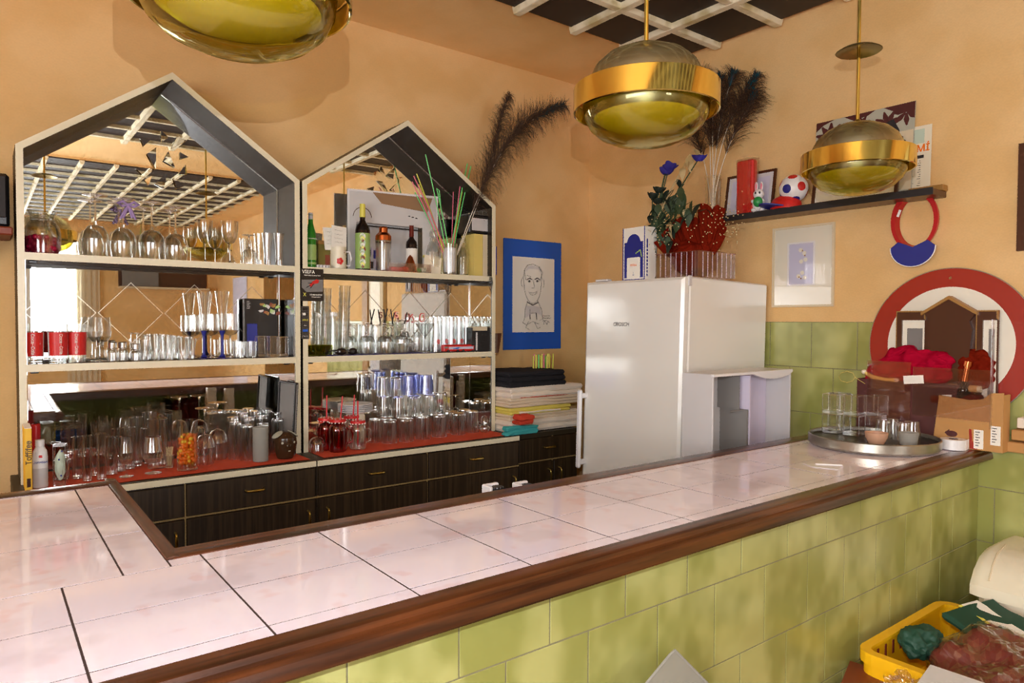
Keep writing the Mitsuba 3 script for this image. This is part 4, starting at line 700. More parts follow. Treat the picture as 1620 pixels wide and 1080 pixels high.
for i in range(14): part(k, 'picture_patch', ply(bx(ix0 + .06 + .017 * (i % 7), ix0 + .074 + .017 * (i % 7), 3.818 - .002 * (i % 3), 3.821, S1 + .02 + .07 * (i // 7) + .01 * (i % 3), S1 + .07 + .07 * (i // 7) + .015 * (i % 2)), ('blue_deep', 'straw_pink', 'paper', 'red_bright', 'black_plastic', 'lilac')[i % 6], False))
x, y, h, r = [1.864, 3.658, 0.259, 0.045]
k = thing('cocktail_shaker', 'clear glass cocktail shaker with copper lid beside the wine bottle', 'shaker'); M = T().translate([x, y, S1 + .001]).scale([r, r, h]); FIXED.append((x, y, S1, h, r))
part(k, 'glass_body', ply(lathe(shell([(.86, 0), (.9, .03), (1, .66)], .08, .05), 32), 'glass', 40), M); part(k, 'copper_lid', ply(lathe([(.98, .66), (1.02, .68), (1.0, .8), (.7, .86), (.55, .87), (.55, .97), (.48, 1), (0, 1)], 32), 'copper', 40), M); part(k, 'lid_ring', ply(lathe([(1.03, .655), (1.05, .67), (1.03, .69)], 32), 'chrome', 40), M)
x, y, h, r = [2.0779, 3.71, 0.2904, 0.034]
k, M = bottle('small dark red wine bottle inside the white display', x, y, S1, h, r, 'wine_dark', BORD, [('capsule', .76, 1.0, .42, .38, 'wine_red'), ('label_band', .1, .52, 1.012, 1.012, 'paper')], 'wine_bottle')
x, y, h, r = [2.0385, 3.655, 0.1089, 0.0484]
solo('copper_bell', 'small copper bell in front of the dark red wine bottle', 'bell', ply(lathe([(0, 0), (1, 0), (.95, .12), (.6, .5), (.3, .85), (0, 1)], 28), 'copper', 40), T().translate([x, y, S1 + .001]).scale([r, r, max(h, .055)]))
b = [1.8733, 2.1555, 2.0126]
k = thing('plastic_tub', 'low clear tub holding red and green packets on right upper shelf', 'tub'); part(k, 'tub', ply(cat([bx(b[0], b[1], YC + .02, YC + .022, S1 + .001, b[2]), bx(b[0], b[1], YC + .118, YC + .12, S1 + .001, b[2]), bx(b[0], b[0] + .002, YC + .02, YC + .12, S1 + .001, b[2]), bx(b[1] - .002, b[1], YC + .02, YC + .12, S1 + .001, b[2])]), 'film', False))
w_ = b[1] - b[0]
for i, (a, c, m) in enumerate(((.08, .36, 'red_bright'), (.36, .5, 'towel_red'), (.52, .8, 'green_plastic'), (.8, .93, 'pale_green'))): part(k, 'packet', ply(bx(b[0] + a * w_, b[0] + c * w_ - .003, YC + .03, YC + .105, S1 + .004, S1 + .03 + .006 * (i % 2), .008), m, False), tr(0, 0, 0))
cx = [2.1807, 2.0781]
k = thing('price_card', 'folded cream card leaning before the glass with straws', 'card'); M = tr(cx[0], YC + .055, S1 + .002, -14, -16, 9); part(k, 'card', ply(bx(-.055, .055, -.0015, .0015, 0, .115), 'cream_plastic', False), M); part(k, 'card_fold', ply(bx(-.06, .06, -.001, .03, .108, .112), 'foil_yellow', False), M)
for x, y, h, r, lab in ((*[2.2208, 3.69, 0.2736, 0.0444], 'ornate pressed glass jar behind the cream card'), (*[2.4377, 3.688, 0.2435, 0.0319], 'clear oil bottle between the straw glass and the yellow book')):
    k = thing('glass_decanter', lab, 'decanter'); FIXED.append((x, y, S1, h, r)); M = T().translate([x, y, S1 + .001]).scale([r, r, h])
    part(k, 'body', ply(lathe(shell([(.86, 0), (1, .04), (1, .5), (.8, .64), (.5, .74), (.5, .82)], .08, .06), 32, ridge(9, .05)), 'glass', 40), M); part(k, 'stopper', ply(lathe([(0, .8), (.4, .8), (.62, .86), (.6, .94), (.35, 1), (0, 1)], 20), 'glass', 40), M)
x, y, h, r = [2.311, 3.648, 0.1912, 0.0467]
k = thing('straw_glass', 'glass of white salt holding drinking straws and a peacock feather', 'glass'); FIXED.append((x, y, S1, h, r))
for n, p in GP['highball']: part(k, n, p, T().translate([x, y, S1 + .001]).scale([r, r, h]))
part(k, 'white_salt', ply(lathe([(0, .08), (.78, .08), (.88, .86), (.5, .9), (0, .88)], 24), 'white_plastic', 40), T().translate([x, y, S1 + .001]).scale([r, r, h]), 'white salt filling')
sx, sy, sz = x, y, S1 + h * .3
for i, (px, pz, m, lab) in enumerate([[2.0408, 2.5277, 'straw_pink', 'pink straw leaning furthest left in the straw glass'], [2.0677, 2.5461, 'straw_yellow', 'yellow straw leaning left in the straw glass'], [2.1355, 2.6716, 'straw_green', 'tallest green straw in the straw glass'], [2.2207, 2.4823, 'straw_green', 'short bent green straw in the straw glass'], [2.102, 2.4944, 'straw_yellow', 'shorter yellow straw leaning left in the straw glass'], [2.4608, 2.6687, 'straw_green', 'tall green straw leaning right in the straw glass'], [2.43, 2.633, 'straw_pink', 'pink straw leaning right beside the green one'], [2.5041, 2.6629, 'straw_green', 'rightmost green straw beside the feather quill'], [2.0848, 2.5147, 'straw_pink', 'second pink straw leaning left in the straw glass'], [2.4801, 2.6201, 'straw_yellow', 'yellow straw leaning right in the straw glass'], [2.3948, 2.4914, 'straw_pink', 'short pink straw leaning right in the straw glass'], [2.1237, 2.4594, 'straw_green', 'short green straw leaning left in the straw glass']]):
    a = np.array([sx + .012 * math.cos(i * 1.9), sy + .01 * math.sin(i * 1.9), sz]); b = np.array([px, YC + .03 + .012 * i, pz]); pts = [a + (b - a) * u + np.array([0, 0, .02 * math.sin(math.pi * u)]) for u in np.linspace(0, 1, 6)]
    if i == 3: pts += [b + np.array([.018, 0, -.012]), b + np.array([.03, 0, -.11])]
    solo('drinking_straw', lab, 'straw', ply(tube(pts, .0036, 7), m, True), group=None)
# a peacock feather: quill, barbs, eye
def feather(pts, label, nb=230, L=.10, tip=True, seed=0, droop=.03, start=.3, loose=1.0):
    g = np.random.default_rng(seed); p = np.asarray(pts, float); s = np.linspace(0, 1, len(p)); U = np.linspace(0, 1, 30)
    from scipy.interpolate import CubicSpline
    c = CubicSpline(s, p)(U); d = CubicSpline(s, p)
    k = thing('peacock_feather', label, 'feather'); part(k, 'quill', ply(tube(c, np.linspace(.0035, .0010, 30), 6), 'feather_quill', True))
    tt = d(U[-1], 1); tt /= np.linalg.norm(tt); side = np.cross(tt, [0, 1.0, 0.15]); side /= np.linalg.norm(side); out = np.cross(side, tt); bl = []
    for i in range(nb):
        u = start + (1 - start) * g.random() ** .8; b = d(u); ax = d(u, 1); ax /= np.linalg.norm(ax); th = g.random() * 6.283
        sd = (side * math.cos(th) + out * .55 * math.sin(th)); l = L * (.55 + .6 * g.random()) * (.45 + .8 * math.sin(math.pi * min(1, .15 + .85 * u)))
        q = np.array([b, b + (ax * .45 + sd * .35) * l, b + (ax * .75 + sd * .85) * l + [0, 0, -.2 * droop], b + (ax * .8 + sd * (1.15 + .2 * g.random())) * l * loose + [0, 0, -droop * g.random()]])
        bl.append(tube(q, [.0012, .0011, .0009, .0005], 3))
    bl = cat(bl); bl.vertices[:, 0] = np.minimum(bl.vertices[:, 0], XW - .004); part(k, 'barbs', ply(bl, 'feather_brown', False), None, 'brown hair-like barbs', 'stuff')
    if tip:
        el = []
        for i in range(150):
            u = .82 + .17 * g.random(); b = d(u); ax = d(u, 1); ax /= np.linalg.norm(ax); sd = side * math.cos(i * 2.4) + out * .5 * math.sin(i * 2.4); l = .042 * (.5 + .7 * g.random()); el.append(tube(np.array([b, b + (ax * .5 + sd * .5) * l, b + (ax + sd * .8) * l]), [.0022, .0022, .001], 3))
        el = cat(el); el.vertices[:, 0] = np.minimum(el.vertices[:, 0], XW - .004); part(k, 'eye_barbs', ply(el, 'feather_eye', False), None, 'dark blue-green barbs round the eye', 'stuff')
        e = blob(2, (.017, .005, .024), .3, 3, seed); R_ = np.eye(4); R_[:3, 0] = side; R_[:3, 1] = out; R_[:3, 2] = tt; e.apply_transform(R_); e.apply_translation(c[-3]); part(k, 'eye_spot', ply(e, 'feather_eye', True), None, 'dark blue-green eye spot')
        e = blob(2, (.008, .006, .012), .1, 2, seed); e.apply_transform(R_); e.apply_translation(c[-3]); part(k, 'eye_centre', ply(e, 'blue_deep', True))
    return k
fp = [[2.3319, 3.648, 2.0375], [2.4141, 3.638, 2.2265], [2.5085, 3.588, 2.4973], [2.6657, 3.548, 2.7812], [2.8655, 3.528, 2.9792], [3.1443, 3.528, 3.1301]]
feather(fp, 'long peacock feather leaning right out of the straw glass', 1200, .112, True, 1, .04, .3)
fp2 = [[2.3444, 3.653, 2.0385], [2.4616, 3.638, 2.3016], [2.5857, 3.608, 2.6491], [2.6449, 3.588, 2.9137], [2.725, 3.588, 3.129]]
feather(fp2, 'second peacock feather standing steeper behind the leaning one', 700, .075, False, 2, .05, .4, 1.0)
# books, dark case, notebook
bk = [2.4887, 2.554, 2.6285, 2.227]
for i, (a, b, m, lab) in enumerate(((bk[0], bk[1] - .001, 'book_yellow', 'yellow spined book at the right end of the right upper shelf'), (bk[1], bk[2] - .003, 'book_beige', 'beige book between the yellow book and the cabinet side'))):
    k = thing('book', lab, 'book'); part(k, 'cover', ply(cat([bx(a, a + .002, YC + .05, YC + .2, S1 + .001, bk[3]), bx(b - .002, b, YC + .05, YC + .2, S1 + .001, bk[3]), bx(a, b, YC + .049, YC + .052, S1 + .001, bk[3], .001)]), m, False)); part(k, 'pages', ply(bx(a + .002, b - .002, YC + .053, YC + .196, S1 + .004, bk[3] - .003), 'paper', False))
cs = [2.4443, 2.3478]
k = thing('dark_case', 'black case with a grey window lying on top of the books', 'case'); part(k, 'shell', ply(bx(cs[0] + .006, bk[2] - .004, YC + .05, YC + .19, bk[3] + .002, cs[1], .008), 'black_plastic', False)); part(k, 'window', ply(bx(cs[0] + .024, bk[2] - .03, YC + .0475, YC + .05, bk[3] + .02, cs[1] - .022, .001), 'grey_plastic', False))
nb_ = [2.6075, 2.6525, 2.1543, 1.9731]
k = thing('notebook', 'lilac notebook hanging on the outer side of the right cabinet', 'notebook'); part(k, 'cover', ply(bx(e4 + .001, e4 + .022, YC + .02, YC + .16, nb_[3], nb_[2], .002), 'lilac', False)); part(k, 'back_cover', ply(bx(e4 + .022, e4 + .026, YC + .02, YC + .16, nb_[3], nb_[2]), 'blue_deep', False))
k = thing('key_cord', 'black cord loops hanging under the right end of the upper shelf', 'cord'); kx = 2.5706
for i in range(3): part(k, 'loop', ply(tube([(kx + .006 * i, YC - .004, S1 - .002), (kx - .012 + .012 * i, YC - .006, S1 - .05), (kx + .004 * i, YC - .006, S1 - .085 - .012 * i), (kx + .012 + .005 * i, YC - .006, S1 - .045), (kx + .006 * i + .004, YC - .004, S1 - .002)], .0016, 5), 'black_plastic', True))
# flyer and sticker strip on the post between the cabinets
xp = (e2 + e3) / 2
fy = [[1.3465, 3.584, 1.9495], [1.4707, 3.584, 1.7657]]
k = thing('flyer', 'black flyer with white title on the post between the mirror cabinets', 'flyer'); part(k, 'sheet', ply(bx(fy[0][0], fy[1][0], YC - .004, YC - .002, fy[1][2] + .012, fy[0][2], .001), 'black_plastic', False)); w_ = fy[1][0] - fy[0][0]; M = T().translate([fy[0][0], YC - .004, fy[0][2]]) @ ON_Y
for n, txt, h_, cx_, cz, m in (('title', 'VIEFA', .017, .33, -.017, 'paper'), ('subtitle', 'Rajbanana & kresy kurz', .006, .5, -.036, 'paper'), ('logo_letter', 'X', .018, .16, -.137, 'foil_yellow'), ('footer', 'PHARMACOM', .0075, .66, -.138, 'paper'), ('footer', 'TRADING GROUP', .0045, .66, -.150, 'paper')): part(k, n, ply(text(txt, h_, .0005, True), m, False), M.translate([w_ * cx_, cz, 0]))
part(k, 'grey_glow', ply(ext(Polygon([(.004, -.06), (w_ - .004, -.055), (w_ - .004, -.12), (.03, -.125), (.004, -.1)]), .0004), 'ink_grey', False), M); part(k, 'red_figure', ply(ext(Polygon([(.045, -.085), (.06, -.07), (.085, -.055), (.1, -.06), (.095, -.075), (.075, -.08), (.055, -.1), (.05, -.095)]), .0007), 'red_bright', False), M); part(k, 'dark_limb', ply(strokes([[(.05, -.09), (.03, -.1)], [(.07, -.08), (.05, -.105)], [(.06, -.075), (.04, -.078)]], .004, .0008), 'ink', False), M)
st = [[1.3476, 3.585, 1.7501], [1.3861, 3.585, 1.5762]]
k = thing('sticker_strip', 'black strip of small logos under the flyer on the cabinet post', 'sticker'); part(k, 'strip', ply(bx(st[0][0], st[1][0] + .004, YC - .003, YC - .0015, st[1][2], st[0][2]), 'black_plastic', False)); w_ = st[1][0] - st[0][0] + .004; H_ = st[0][2] - st[1][2]
for i in range(6):
    M = T().translate([st[0][0] + w_ / 2, YC - .003, st[0][2] - H_ * (i + .5) / 6]) @ ON_Y; o = shapely.box(-w_ * .42, -H_ * .065, w_ * .42, H_ * .065); part(k, 'logo_frame', ply(ext(o.difference(o.buffer(-.0012)), .0004), 'ink_grey', False), M)
    if i == 2: part(k, 'logo', ply(text('AXLE', .009, .0005, True), 'foil_yellow', False), M)
    elif i in (1, 4): part(k, 'logo', ply(ext(shapely.box(-w_ * .33, -H_ * .03, w_ * (.05 if i == 1 else .33), H_ * .045), .0005), 'paper' if i == 1 else 'blue_card', False), M)
    elif i in (3, 5): part(k, 'logo', ply(text('PWCH' if i == 5 else 'deli', .007, .0005), 'paper_grey', False), M)
# ---- middle shelf: mat, bowl, sunglasses, toy bus, number picks, black box
solo('shelf_mat', 'blue paper strip under the glasses of the right middle shelf', 'mat', ply(bx(1.5033, 2.1816, YC + .001, YC + .2, S2 + .0002, S2 + .0016), 'blue_deep', False))
x, y, h, r = [1.4711, 3.658, 0.058, 0.0717]
k = thing('glass_bowl', 'shallow yellow-green glass bowl at the left end of the right middle shelf', 'bowl'); FIXED.append((x, y, S2, h, r)); part(k, 'bowl', ply(lathe(shell([(.62, 0), (.72, .06), (1, 1)], .05, .12), 40), 'glass_bowl', 40), T().translate([x, y, S2 + .002]).scale([r, r, h]))
for i in range(7): part(k, 'painted_leaf', ply(blob(1, (.010, .006, .004), .4, 2, i), 'gold_paint' if i % 2 else 'green_leaf', True), tr(x + r * .8 * math.sin(i * .9 - 2.6), y - r * .74 * math.cos(i * .9 - 2.6), S2 + h * (.3 + .1 * (i % 4)), 0, 60))
sg = [1.6183, 1.5167]
k = thing('sunglasses', 'black wraparound sunglasses lying in front on the right middle shelf', 'sunglasses'); M = tr(sg[0], YC + .028, S2 + .022, 4)
for s in (-1, 1):
    part(k, 'lens', ply(blob(2, (.031, .006, .019), .1, 1, 3), 'wine_dark', True), M.translate([s * .036, -.006 + .006, 0]).rotate([0, 0, 1], s * 14)); part(k, 'temple', ply(tube([(s * .064, .006, .008), (s * .072, .05, .004), (s * .066, .11, -.010)], .0034, 6), 'black_plastic', True), M)
part(k, 'bridge', ply(tube([(-.012, -.004, .007), (0, -.008, .010), (.012, -.004, .007)], .0035, 6), 'black_plastic', True), M)
FIXED.append((sg[0], YC + .03, S2, .05, .03)); FIXED.append((sg[0] - .04, YC + .03, S2, .05, .03)); FIXED.append((sg[0] + .04, YC + .03, S2, .05, .03))
tb = [2.2402, 2.4688, 1.5287]
k = thing('toy_bus', 'red toy bus with blue printed side before the tall glasses', 'toy bus'); part(k, 'body', ply(bx(tb[0], tb[1], YC + .012, YC + .052, S2 + .007, tb[2], .006), 'red_bright', False)); part(k, 'side_print', ply(bx(tb[0] + .035, tb[1] - .012, YC + .0112, YC + .013, S2 + .02, tb[2] - .012), 'picture_mauve', False)); part(k, 'blue_print', ply(exz([(tb[0] + .06, S2 + .022), (tb[0] + .1, S2 + .022), (tb[0] + .12, tb[2] - .014), (tb[0] + .08, tb[2] - .02)], YC + .0105, YC + .0115), 'blue_card', False)); part(k, 'window_band', ply(bx(tb[0] + .004, tb[0] + .03, YC + .0112, YC + .013, S2 + .026, tb[2] - .01), 'ink_grey', False))
for a in (.03, .1, .14): part(k, 'wheel', ply(trimesh.creation.cylinder(.0085, .006, sections=16), 'black_plastic', 30), tr(tb[0] + a, YC + .013, S2 + .0095, 0, 90))
for i in range(6): FIXED.append((tb[0] + .015 + .028 * i, YC + .032, S2, .05, .024))
for i, (u, z, s, m, lab) in enumerate([[1.9897, 1.71, '5', 'red_bright', 'red and white number five candle among the upside-down goblets'], [2.1063, 1.6917, '1', 'red_bright', 'red and white number one candle left of the zero'], [2.1728, 1.696, '0', 'red_bright', 'red and white number zero candle above the martini glass']]):
    k = thing('number_candle', lab, 'candle'); n = text(s, (.036, .046, .052)[i], .008, True); M = T().translate([u, YC + .15 + .006 * i, z]).rotate([0, 1, 0], (4, -18, 6)[i]) @ ON_Y
    o = meshkit.text_mesh(s, (.036, .046, .052)[i], .0095); o.apply_translation([-(o.bounds[0][0] + o.bounds[1][0]) / 2, -(o.bounds[0][1] + o.bounds[1][1]) / 2, 0]); o.vertices[:, :2] *= .93
    part(k, 'numeral', ply(n, m, False), M); part(k, 'white_face', ply(o, 'paper', False), M); part(k, 'pick', ply(tube([(0, 0, 0), (0, 0, -max(.03, z - S2 - .03))], .0018, 6), 'white_plastic', True), tr(u, YC + .146 + .006 * i, z - .02))
for i, (a, b) in enumerate([[[1.9109, 3.748, 1.7433], [1.9273, 3.748, 1.6265]], [[1.9385, 3.753, 1.7475], [1.9091, 3.753, 1.6416]], [[1.9621, 3.758, 1.7441], [1.9789, 3.758, 1.6453]], [[2.0737, 3.758, 1.7263], [2.0562, 3.758, 1.6568]]]):
    solo('cocktail_pick', ('leftmost', 'second', 'third', 'rightmost')[i] + ' dark cocktail pick from the left behind the upside-down goblets', 'pick', ply(tube([a, b], .0035, 6), 'ink', True), group='dark cocktail picks')
bb = [2.4446, 2.626, 1.6339]
k = thing('napkin_holder', 'black open box at the right end of the right middle shelf', 'box'); a, b, z1 = bb[0], e4 - .032, bb[2]
part(k, 'box', ply(cat([bx(a, b, YC + .012, YC + .016, S2 + .002, z1 - .02), bx(a, b, YC + .10, YC + .104, S2 + .002, z1 - .02), bx(a, a + .004, YC + .012, YC + .104, S2 + .002, z1), bx(b - .004, b, YC + .012, YC + .104, S2 + .002, z1), bx(a, b, YC + .012, YC + .104, S2 + .002, S2 + .006)]), 'black_plastic', False)); part(k, 'pale_stripe', ply(bx(a + .03, a + .042, YC + .011, YC + .012, S2 + .01, z1 - .03), 'paper_grey', False)); part(k, 'paper_edge', ply(bx(a + .02, b - .006, YC + .03, YC + .09, S2 + .01, z1 + .006, .003), 'book_beige', False))
for i in range(3): FIXED.append((a + .02 + .04 * i, YC + .058, S2, .12, .04))
k = thing('clip_board', 'dark brown wedge clipped on the outer edge beside the black box', 'clip'); z0, z1 = [1.4722, 1.5976]; part(k, 'wedge', ply(exz([(e4 - .004, z0), (e4 + .006, z0 + .004), (e4 + .03, z1), (e4 - .004, z1)], YC - .03, YC - .006), 'brown_frame', False))
# white plates and napkins among the tumblers
pl = [1.7167, 1.2024]
for i in range(5): solo('white_plate', ('bottom', 'second from bottom', 'third from bottom', 'fourth from bottom', 'top')[i] + ' white plate in the stack behind the mason jars', 'plate', ply(lathe([(0, .004), (.05, .004), (.055, 0), (.06, .004), (.1, .014), (.1, .017), (.058, .008), (0, .008)], 36), 'white_plastic', 40), tr(pl[0], 3.725, pl[1] - .062 + .010 * i), 'stacked white plates')
solo('plate_stand', 'pale ceramic jar under the stack of white plates', 'jar', ply(lathe([(0, 0), (.05, 0), (.06, .03), (.055, .15), (.045, max(.16, pl[1] - .06 - Z0)), (0, max(.16, pl[1] - .06 - Z0))], 28), 'cream_plastic', 40), tr(pl[0], 3.725, Z0)); FIXED.append((pl[0], 3.725, Z0, .4, .062)); FIXED.append((pl[0], 3.725, Z0 + .2, .2, .10))

# ---------------------------------------------------------------- towels, bag of straws
def slab(x0, x1, y0, y1, z0, z1, seed, layers=2, sag=.009):
    ms = []; h = (z1 - z0) / layers
    for i in range(layers):
        m = bx(x0 + .006 * math.sin(seed * 3 + i), x1 + .008 * math.cos(seed + 2 * i), y0 + .004 * math.sin(seed + 5 * i), y1, z0 + h * i, z0 + h * (i + 1) - .001, h * .42)
        for _ in range(3): m = m.subdivide()
        n = meshkit.fbm(m.vertices * [9, 9, 30] + seed * 7.3, 3) - .5; e = np.clip(1 - (m.vertices[:, 1] - y0) / .3, 0, 1)
        m.vertices[:, 2] += sag * 1.6 * n * (m.vertices[:, 2] > z0 + h * (i + .3)) ; m.vertices[:, 1] += .03 * n * e; m.vertices[:, 0] += .022 * n; ms.append(m)
    return cat(ms)
tz = .968
TW = [[2.5422, 3.2197, 0.9875, 1.0623, 'towel_white', 'white folded towel at the bottom of the pile beside the refrigerator', 2], [2.5567, 3.2135, 1.0611, 1.1006, 'towel_cream', 'cream folded towel second from the bottom of the pile', 2], [2.5909, 3.1381, 1.0979, 1.1375, 'towel_yellow', 'yellow striped folded towel low in the pile', 2], [2.5466, 3.2185, 1.1407, 1.1958, 'towel_cream', 'beige folded towel in the middle of the pile', 3], [2.5512, 3.2414, 1.1955, 1.2624, 'towel_white', 'white folded towel near the top of the pile, corners sticking out', 2], [2.5802, 3.0965, 1.2608, 1.3555, 'black_cloth', 'black folded fleece on top of the towel pile', 3]]
zb_ = TW[0][2]; kz = (TW[-1][3] - tz) / (TW[-1][3] - zb_)
for i, (x0, x1, z0, z1, m, lab, ly) in enumerate(TW):
    z0, z1 = tz + (z0 - zb_) * kz, tz + (z1 - zb_) * kz; x0 = max(x0, e4 + .005) if z1 > 0 else x0
    k = thing('folded_towel', lab, 'towel'); part(k, 'cloth', ply(slab(x0, x1, 3.43 + .008 * (i % 2), 3.82, z0 + .0005, z1, i + 1, ly), m, 60))
    if m == 'towel_yellow': part(k, 'stripe', ply(slab(x0 + .06, x1 - .09, 3.424, 3.6, z0 + .006, z0 + .018, 9, 1), 'towel_white', 60), None, 'white stripe')
    if i == 4: part(k, 'red_border', ply(slab(x0 + .09, x1 - .06, 3.437, 3.6, z0 + .001, z0 + .007, 12, 1, .001), 'towel_red', 60), None, 'thin red border')
tb = [2.4793, 2.7772, 0.9739, 1.052, 2.6747]
solo('printed_bag', 'white and teal printed bag squeezed under the front of the towel pile', 'bag', ply(slab(tb[0] + .06, tb[1] + .03, 3.36, 3.428, tz + .002, tz + .06, 21, 2, .03), 'towel_teal', 60))
solo('printed_bag', 'small red bag poking out left under the towel pile', 'bag', ply(slab(e4 + .006, e4 + .13, 3.34, 3.428, tz + .066, tz + .125, 23, 2, .03), 'towel_red', 60))
st = [2.9878, 3.1578, 1.443, 1.3221]
k = thing('straw_pack', 'pack of yellow and green drinking straws standing behind the black fleece', 'straws')
for i in range(22): part(k, 'straw', ply(tube([(0, 0, 0), (.004 * math.sin(i), 0, .21)], .0052, 7), ('straw_yellow', 'straw_green', 'foil_yellow', 'straw_pink')[(0, 3, 1, 0, 2, 0, 1, 2, 0, 2, 0)[i % 11]], True), tr(st[0] + (st[1] - st[0]) * i / 21, 3.655 + .012 * (i % 3), st[2] - .212 + .012 * math.sin(i * 2.2), 0, 0, 1.5 * math.sin(i)))

# ---------------------------------------------------------------- on the refrigerator
FZ = fz + .001
b0, b1, b2 = [[2.97, 2.8178, 1.9407], [2.97, 2.6485, 1.9321], [2.97, 2.8206, 2.2118]]
k = thing('cup_box', 'blue and white printed carton with a window on the refrigerator beside the roses', 'box'); H_ = b2[2] - FZ; y0, y1 = b1[1], b0[1]
part(k, 'carton', ply(bx(2.97, 3.07, y0, y1, FZ, FZ + H_, .002), 'paper', False)); M = T().translate([2.9695, (y0 + y1) / 2, FZ + H_ / 2]) @ ON_X; w_ = y1 - y0
part(k, 'blue_border', ply(cat([ext(shapely.box(-w_ / 2, -H_ / 2, -w_ / 2 + .006, H_ / 2), .0006), ext(shapely.box(w_ / 2 - .006, -H_ / 2, w_ / 2, H_ / 2), .0006), ext(shapely.box(-w_ / 2, -H_ / 2, w_ / 2, -H_ / 2 + .004), .0006)]), 'blue_deep', False), M)
part(k, 'dark_window', ply(ext(shapely.box(-w_ * .42, -H_ * .46, w_ * .42, H_ * .22).union(shapely.Point(0, H_ * .2).buffer(w_ * .3)), .0005), 'blue_deep', False), M); part(k, 'cup_print', ply(ext(shapely.box(-w_ * .25, -H_ * .44, w_ * .25, -H_ * .1).buffer(.008), .0009), 'paper', False), M); part(k, 'cup_handle_print', ply(strokes([[(w_ * .1, H_ * .0), (w_ * .3, H_ * .06), (w_ * .36, -.02)]], .007, .0008), 'label_green', False), M)
part(k, 'lettering', ply(text('PEKY', .015, .0009, True), 'blue_deep', False), M.translate([0, H_ * .31, 0])); part(k, 'cup_lettering', ply(text('PERLA', .012, .0012, True), 'orange_gel', False), M.translate([0, -H_ * .22, 0])); part(k, 'anchor_print', ply(strokes([[(0, 0), (0, .02)], [(-.008, .004), (0, 0), (.008, .004)]], .002, .0013), 'blue_deep', False), M.translate([0, -H_ * .42, 0]))
[part(k, 'side_print', ply(ext(shapely.box(-.036, -H_ * .44 + .02 * i, -.026, -H_ * .44 + .02 * i + (.013 if i < 8 else .05)), .0006), 'blue_deep', False), T().translate([3.02, y0, FZ + H_ / 2]) @ ON_Y) for i in range(9)]
# vase of blue roses
vx, vy = [3.06, 2.6859]; vt = 2.155
k = thing('flower_vase', 'narrow clear glass vase holding blue roses on the refrigerator', 'vase'); part(k, 'glass', ply(lathe(shell([(.036, 0), (.038, .01), (.034, .08), (.042, vt - FZ)], .004, .012), 30), 'glass', 40), tr(vx, vy, FZ))
roses = [[3.06, 2.5953, 2.514], [3.06, 2.5418, 2.5398], [3.06, 2.5729, 2.5313], [3.06, 2.6864, 2.3927], [3.06, 2.617, 2.4184], [3.06, 2.3541, 2.5471], [3.06, 2.6393, 2.3576]]
leafp = [[3.06, 2.5055, 2.4608], [3.06, 2.4702, 2.4138], [3.06, 2.5224, 2.4044], [3.06, 2.5571, 2.3394], [3.06, 2.6714, 2.3188], [3.06, 2.5126, 2.3265], [3.06, 2.4386, 2.2893], [3.06, 2.3968, 2.3247], [3.06, 2.3427, 2.304], [3.06, 2.6381, 2.2611], [3.06, 2.5695, 2.2531], [3.06, 2.4825, 2.364], [3.06, 2.6845, 2.2304], [3.06, 2.5377, 2.2145], [3.06, 2.4628, 2.5157], [3.06, 2.4206, 2.5424], [3.06, 2.3879, 2.604], [3.06, 2.4127, 2.5817], [3.06, 2.6574, 2.317], [3.06, 2.6298, 2.342], [3.06, 2.5936, 2.3726], [3.06, 2.5475, 2.2856], [3.06, 2.6017, 2.2923], [3.06, 2.5829, 2.237], [3.06, 2.6468, 2.2084], [3.06, 2.6141, 2.1837], [3.06, 2.5382, 2.2495], [3.06, 2.5026, 2.228], [3.06, 2.558, 2.4097], [3.06, 2.5943, 2.4292], [3.06, 2.6851, 2.2846], [3.06, 2.667, 2.347], [3.06, 2.6136, 2.1409], [3.06, 2.5684, 2.1579]]
for i, q in enumerate(roses):
    k = thing('blue_rose', ('front blue rose', 'rightmost of the three high blue roses', 'middle blue rose', 'dark rose low on the left', 'dark rose in the middle of the bunch', 'single blue rose leaning to the feathers', 'wilted dark rose at the far left')[i] + ' of the bunch on the refrigerator', 'flower', 'roses on the refrigerator')
    c = np.array(q) + [.0, .012 * ((i * 5) % 3 - 1), 0]; a = np.array([vx, vy, FZ + .03]); mid = (a + c) / 2 + [0, 0, -.02]; mid[:2] = .7 * np.array([vx, vy]) + .3 * c[:2]
    part(k, 'stem', ply(tube([a + [.01 * math.cos(i * 2), .01 * math.sin(i * 2), 0], np.array([vx, vy, vt]) + [.015 * math.cos(i), .02 * math.sin(i * 1.7), .0], mid + [0, 0, .06], c], .0032, 6), 'green_leaf', True))
    pet = []
    for j in range(13):
        s = .015 + .0011 * j; m = blob(2, (s * .8, s * .16, s * .8), .25, 2, j); m.vertices[:, 1] -= .35 * m.vertices[:, 0] ** 2 / s; m.apply_transform(trimesh.transformations.rotation_matrix(-.06 * j, [1, 0, 0])); m.apply_translation([0, .003 + .0022 * j, .018]); m.apply_transform(trimesh.transformations.rotation_matrix(j * 2.4, [0, 0, 1])); pet.append(m)
    part(k, 'petals', ply(cat(pet), 'rose_blue' if i in (0, 1, 2, 5) else 'green_dark', True), tr(c[0], c[1], c[2] - .018, 30 * i, 14 * math.sin(i), 12 * math.cos(i)))
